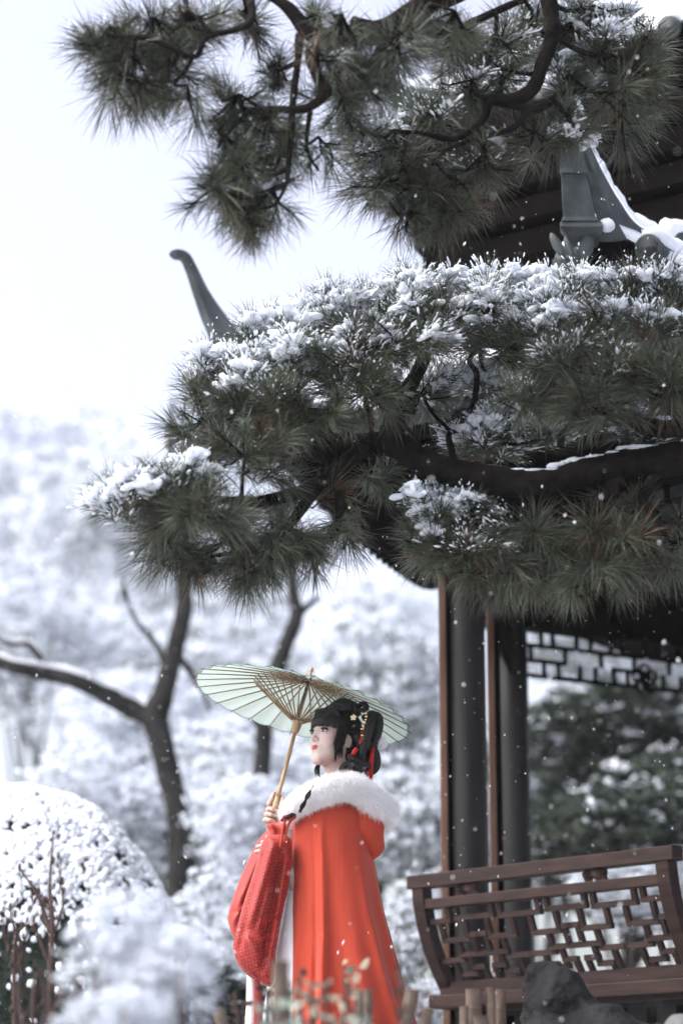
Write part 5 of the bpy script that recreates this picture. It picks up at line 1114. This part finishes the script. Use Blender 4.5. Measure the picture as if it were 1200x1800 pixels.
# fur collar
cp = [(506, 1432, 8.30, .022), (522, 1415, 8.265, .029), (548, 1401, 8.235, .036), (580, 1387, 8.215, .040), (612, 1383, 8.22, .042), (640, 1395, 8.245, .046), (664, 1415, 8.29, .049), (675, 1430, 8.36, .05), (668, 1425, 8.44, .048), (645, 1405, 8.52, .045), (600, 1388, 8.56, .042), (555, 1398, 8.53, .038), (525, 1415, 8.46, .032), (508, 1430, 8.39, .024)]
S_ = spline([list(at(*p[:3])) + [p[3]] for p in cp], 6)
V, F = tube_np([Vector(p[:3]) for p in S_], list(S_[:, 3] * .76), 22); V = np.array(V); V += .006 * wob(V, 3, 5)[:, None] * unit(V - np.repeat(S_[:, :3], 22, 0))
fc = mesh('fur_collar', V, F, M['fur'], per); N = normals(fc); fuzz(V, N, 52000, .027, 12, .00065, (.10, -.05, -.28), .42, 'collar_fur', fc); fuzz(V, N, 9000, .038, 13, .0005, (.10, -.05, -.2), .5, 'collar_fur', fc)
# tie cords with black tassels
def tassel(pts, r, cap_col='gold'):
    m = MB(); g2 = np.random.default_rng(4)
    for k in range(22):
        q = [at(*p) + Vector((g2.normal(0, 1), g2.normal(0, 1), g2.normal(0, 1))) * r * w for p, w in zip(pts, (.25, .6, .7, .55))]; m.tube([Vector(s) for s in spline(q, 3)], .0016, 5)
    return m.build('black_tassel', M['black'], per, True)
tassel([(545, 1390, 8.175), (540, 1400, 8.175), (533, 1413, 8.18), (527, 1426, 8.19)], .006); MB().tube([at(548, 1384, 8.175), at(546, 1389, 8.175)], [.003, .0042], 8).build('tassel_cap', M['gold'], per, True)
MB().tube([at(551, 1380, 8.175), at(548, 1385, 8.175)], [.001, .0025], 6).build('tassel_tip', M['black'], per, True)
tassel([(519, 1432, 8.22), (512, 1433, 8.215), (504, 1436, 8.215), (495, 1441, 8.22)], .0055)
for l in ([(520, 1434, 8.225), (505, 1438, 8.22), (498, 1452, 8.22), (495, 1475, 8.225), (492, 1490, 8.23)], [(520, 1435, 8.23), (510, 1444, 8.225), (504, 1460, 8.225), (500, 1482, 8.23)], [(514, 1437, 8.225), (500, 1435, 8.215), (498, 1441, 8.215), (512, 1440, 8.22)]):
    q = spline([list(at(*p)) for p in l], 6); MB().tube([Vector(s) for s in q], .0042, 8).build('red_cord', M['red'], per, True)
# ---- sleeves: hanging cloth bags
def poly_sd(U, W_, poly):
    d = np.full(U.shape, 1e9, np.float32); ins = np.zeros(U.shape, bool); n = len(poly)
    for i in range(n):
        (x0, y0), (x1, y1) = poly[i], poly[(i + 1) % n]; ex, ey = x1 - x0, y1 - y0
        t = np.clip(((U - x0) * ex + (W_ - y0) * ey) / (ex * ex + ey * ey), 0, 1); d = np.minimum(d, np.hypot(U - x0 - t * ex, W_ - y0 - t * ey))
        ins ^= ((y0 > W_) != (y1 > W_)) & (U < ex * (W_ - y0) / (ey if abs(ey) > 1e-9 else 1e-9) + x0)
    return np.where(ins, d, -d)
def bag(name, outline, Yc, T, m_, folds, h=.0042, lean=0):
    pts = spline([list(pp(*p)) for p in outline + outline[:1]], 4)[:-1]; poly = [(p[0], p[2]) for p in pts]; xs = [p[0] for p in poly]; zs = [p[1] for p in poly]
    def fn(P):
        U, W_ = P[..., 0], P[..., 2]
        sd = poly_sd(P[:, 0, :, 0], P[:, 0, :, 2], poly)[:, None, :]
        q = np.clip(sd / (T * 1.3), 0, 1); th = T * np.sqrt(np.clip(1 - (1 - q) ** 2, 0, 1)) + .0025
        yc = Yc + lean * (W_ - max(zs))
        for (x0, y0), (x1, y1), w, a in folds:
            A_, B_ = pp(x0, y0), pp(x1, y1); ex, ez = B_.x - A_.x, B_.z - A_.z; L = math.hypot(ex, ez); t = ((U - A_.x) * ex + (W_ - A_.z) * ez) / L / L; dd = ((U - A_.x) * ez - (W_ - A_.z) * ex) / L
            yc = yc - 1.7 * a * np.exp(-(dd / w) ** 2) * np.clip(1.2 - 1.2 * np.abs(2 * t - 1) ** 4, 0, 1) * q
        d3 = np.abs(P[..., 1] - yc) - th; return np.where(sd > 0, d3, np.maximum(d3, -sd + .0))
    V, F = sdf_mesh(fn, (min(xs) - .02, Yc - .2, min(zs) - .02), (max(xs) + .02, Yc + .2, max(zs) + .02), h)
    return sm(mesh(name, V, F, M[m_], per))
def sm(o, it=4):
    md = o.modifiers.new('smooth', 'SMOOTH'); md.iterations = it; md.factor = .5; return o
bag('sleeve', [(468, 1456), (486, 1444), (508, 1440), (512, 1500), (490, 1590), (455, 1645), (428, 1656), (412, 1650), (403, 1628), (400, 1606), (411, 1568), (432, 1516), (452, 1476)], 8.46, .055, 'red_in', [((470, 1465), (412, 1600), .016, .03), ((485, 1470), (425, 1640), .012, -.03), ((430, 1560), (405, 1640), .01, .015), ((400, 1600), (450, 1610), .008, -.012), ((405, 1625), (440, 1580), .007, .014)])
bag('patterned_sleeve', [(470, 1478), (490, 1476), (512, 1483), (514, 1525), (507, 1570), (496, 1620), (486, 1680), (480, 1736), (458, 1731), (434, 1716), (419, 1696), (413, 1668), (419, 1640), (430, 1598), (446, 1548), (455, 1518), (462, 1492)], 8.28, .05, 'silk', [((485, 1480), (440, 1640), .018, .028), ((500, 1500), (462, 1720), .014, -.036), ((505, 1500), (482, 1700), .009, .016), ((450, 1560), (420, 1690), .01, -.016), ((430, 1650), (470, 1700), .012, .014), ((480, 1560), (455, 1650), .008, .01)])
bag('cuff', [(468, 1452), (484, 1448), (505, 1441), (512, 1448), (506, 1482), (488, 1480), (472, 1480), (474, 1466)], 8.37, .03, 'red_in', [((480, 1450), (495, 1480), .008, -.016), ((495, 1445), (500, 1480), .006, .012)])
# ---- underskirt
V = []; NT = 120; zs = np.linspace(pp(0, 1560).z, GZ + .02, 14)
for i, z in enumerate(zs):
    t = i / 13; th = np.linspace(0, 6.283, NT, endpoint=False); cx = pp(560, 1700).x + .01; rr = (.13 + .1 * t) * (1 + .05 * t * np.cos(13 * th)); V.append(np.stack([cx - .03 * t + rr * np.cos(th) * 1.08, YP + .02 + rr * np.sin(th), np.full(NT, z)], 1))
V = np.concatenate(V); F = np.array([(i * NT + j, i * NT + (j + 1) % NT, (i + 1) * NT + (j + 1) % NT, (i + 1) * NT + j) for i in range(13) for j in range(NT)]); mesh('underskirt', V, F, M['white_cloth'], per)
bag('sash', [(449, 1725), (460, 1725), (464, 1800), (466, 1860), (445, 1860), (448, 1800)], 8.28, .008, 'dark_red', [])
bag('skirt_panel', [(436, 1715), (450, 1715), (448, 1800), (447, 1900), (428, 1900), (434, 1780)], 8.31, .012, 'white_cloth', [])
# ================================================================== parasol (held in the hand: a thing of its own)
par = empty('paper_parasol', AB, 'pale mint oiled-paper parasol with bamboo ribs, tilted over the person', 'parasol')
RR, RH, NR = .392, .098, 30
def cz(r): t = r / RR; return AL + RH * (1 - t) * (1 + .22 * t)
def ap(r, a, h): return AB + AX * h + (aU * math.cos(a) + aV * math.sin(a)) * r
V = []; F = []; NA = NR * 4; rs = np.linspace(.012, RR, 16)
for r in rs:
    for k in range(NA):
        a = 2 * math.pi * k / NA; f = (k % 4) / 4; sag = -.012 * (r / RR) * math.sin(math.pi * f); r2 = r * (1 - .014 * math.sin(math.pi * f) * (r / RR) ** 4); V.append(ap(r2, a, cz(r) + sag * .7))
for i in range(len(rs) - 1):
    for k in range(NA): F.append((i * NA + k, i * NA + (k + 1) % NA, (i + 1) * NA + (k + 1) % NA, (i + 1) * NA + k))
can = mesh('canopy', V, F, M['paper'], par)
rim = [V[(len(rs) - 1) * NA + k % NA] for k in range(NA + 1)]; Vt, Ft = tube_np(rim, .0016, 5, False); mesh('rim_cord', Vt, Ft, M['rim'], can)
RS_ = .19
for k in range(NR):
    a = 2 * math.pi * k / NR
    q = [ap(r, a, cz(r) - .004) for r in (.016, .1, .2, .3, RR, RR + .012)]; MB().tube(q, [.0028, .003, .0026, .002, .0017, .0015], 6).build('rib', M['rib'], par, True)
    for da in (-.012, .012): 
        pass
    q = [ap(.017, a, AL - .066), ap(.06, a, AL - .04), ap(RS_, a, cz(RS_) - .007)]; MB().tube(q, [.0024, .0026, .0022], 6).build('strut', M['rib'], par, True)
th_ = MB()
for j, (r, f) in enumerate(((RS_, .007), (RS_ - .012, .012), (RS_ - .035, .02), (.13, .035))):
    t = (r - .017) / (RS_ - .017); h = (AL - .066) * (1 - t) + (cz(RS_) - .007) * t
    th_.tube([ap(r + (.010 if kk % 2 else -.010), 2 * math.pi * kk / (NR * 2), h + (.006 if kk % 2 else -.002)) for kk in range(NR * 2 + 1)], .0007, 4, False)
for h, r in ((AL - .066, .0205), (AL - .06, .024), (AL - .055, .0265)): th_.tube([ap(r + .001 * math.sin(kk * 9), 2 * math.pi * kk / 40, h + .001 * math.sin(kk * 5)) for kk in range(41)], .0012, 4, False)
th_.build('binding_thread', M['thread'], par, True)
MB().tube([ap(0, 0, AL - h) for h in (.060, .070, .074, .080, .098, .104, .108)], [.017, .018, .0155, .0165, .0135, .0125, .009], 20).build('runner', M['cane'], par, True)
MB().tube([ap(0, 0, h) for h in (AL - .06, AL + RH + .004)], .0058, 12).build('shaft', M['cane_dark'], par, True)
MB().tube([ap(0, 0, h) for h in (.10, .15, AL - .1)], [.0078, .0073, .0068], 14).build('handle_pole', M['cane'], par, True)
MB().tube([ap(0, 0, h) for h in (-.004, 0, .004, .05, .10, .118, .121)], [.009, .0105, .0112, .0112, .0105, .0098, .008], 16).build('grip', M['cane'], par, True)
for h in (.117, .123): MB().tube([ap(.0105, 2 * math.pi * k / 24, h) for k in range(25)], .0022, 6, False).build('grip_ring', M['cane'], par, True)
MB().tube([ap(0, 0, AL + RH * 1.0 + h) for h in (-.006, .004, .010, .014)], [.018, .0145, .011, .006], 16).build('cap_cloth', M['cream'], par, True)
MB().tube([ap(0, 0, AL + RH + h) for h in (.012, .018, .022, .026, .030, .036, .042, .046)], [.008, .0085, .0055, .005, .007, .008, .006, .002], 14).build('finial', M['cane'], par, True)
# ================================================================== falling snow and haze
g = np.random.default_rng(99); n = 13000
P = np.stack([g.uniform(-3.2, 3.6, n), 6.0 + 9.0 * g.random(n), g.uniform(.8, 6.6, n)], 1)
r_ = np.clip(.0016 * np.exp(g.normal(0, .42, n)), .0008, .0045); P[:260, 1] = g.uniform(3.2, 6, 260); d = unit(g.normal(0, .35, (n, 3)) + np.array([.25, 0, 1.]))
OCT = (np.array([[1, 0, 0], [-1, 0, 0], [0, 1, 0], [0, -1, 0], [0, 0, 1], [0, 0, -1.]]), np.array([[0, 2, 4], [2, 1, 4], [1, 3, 4], [3, 0, 4], [2, 0, 5], [1, 2, 5], [3, 1, 5], [0, 3, 5]]))
V, F = lumps_along(P, d, r_ * g.uniform(1, 2.8, n), r_, 5, OCT, 1, .3)
tag(mesh('falling_snow', V, F, M['flake'], None, True), 'snowflakes drifting down through the whole garden', 'snow', kind='stuff')
HZ = bpy.data.materials.new('haze'); HZ.use_nodes = True; t = HZ.node_tree; t.nodes.clear()
pv = t.nodes.new('ShaderNodeVolumePrincipled'); pv.inputs['Color'].default_value = (.93, .95, 1, 1); pv.inputs['Density'].default_value = HAZE; pv.inputs['Anisotropy'].default_value = .3
ou = t.nodes.new('ShaderNodeOutputMaterial'); t.links.new(pv.outputs[0], ou.inputs['Volume'])
hz = MB().box((0, 40, 17.5), (70, 0, 0), (0, 75, 0), (0, 0, 18.6)).build('haze', HZ); tag(hz, 'pale snowy haze filling the garden air', 'haze', kind='stuff')
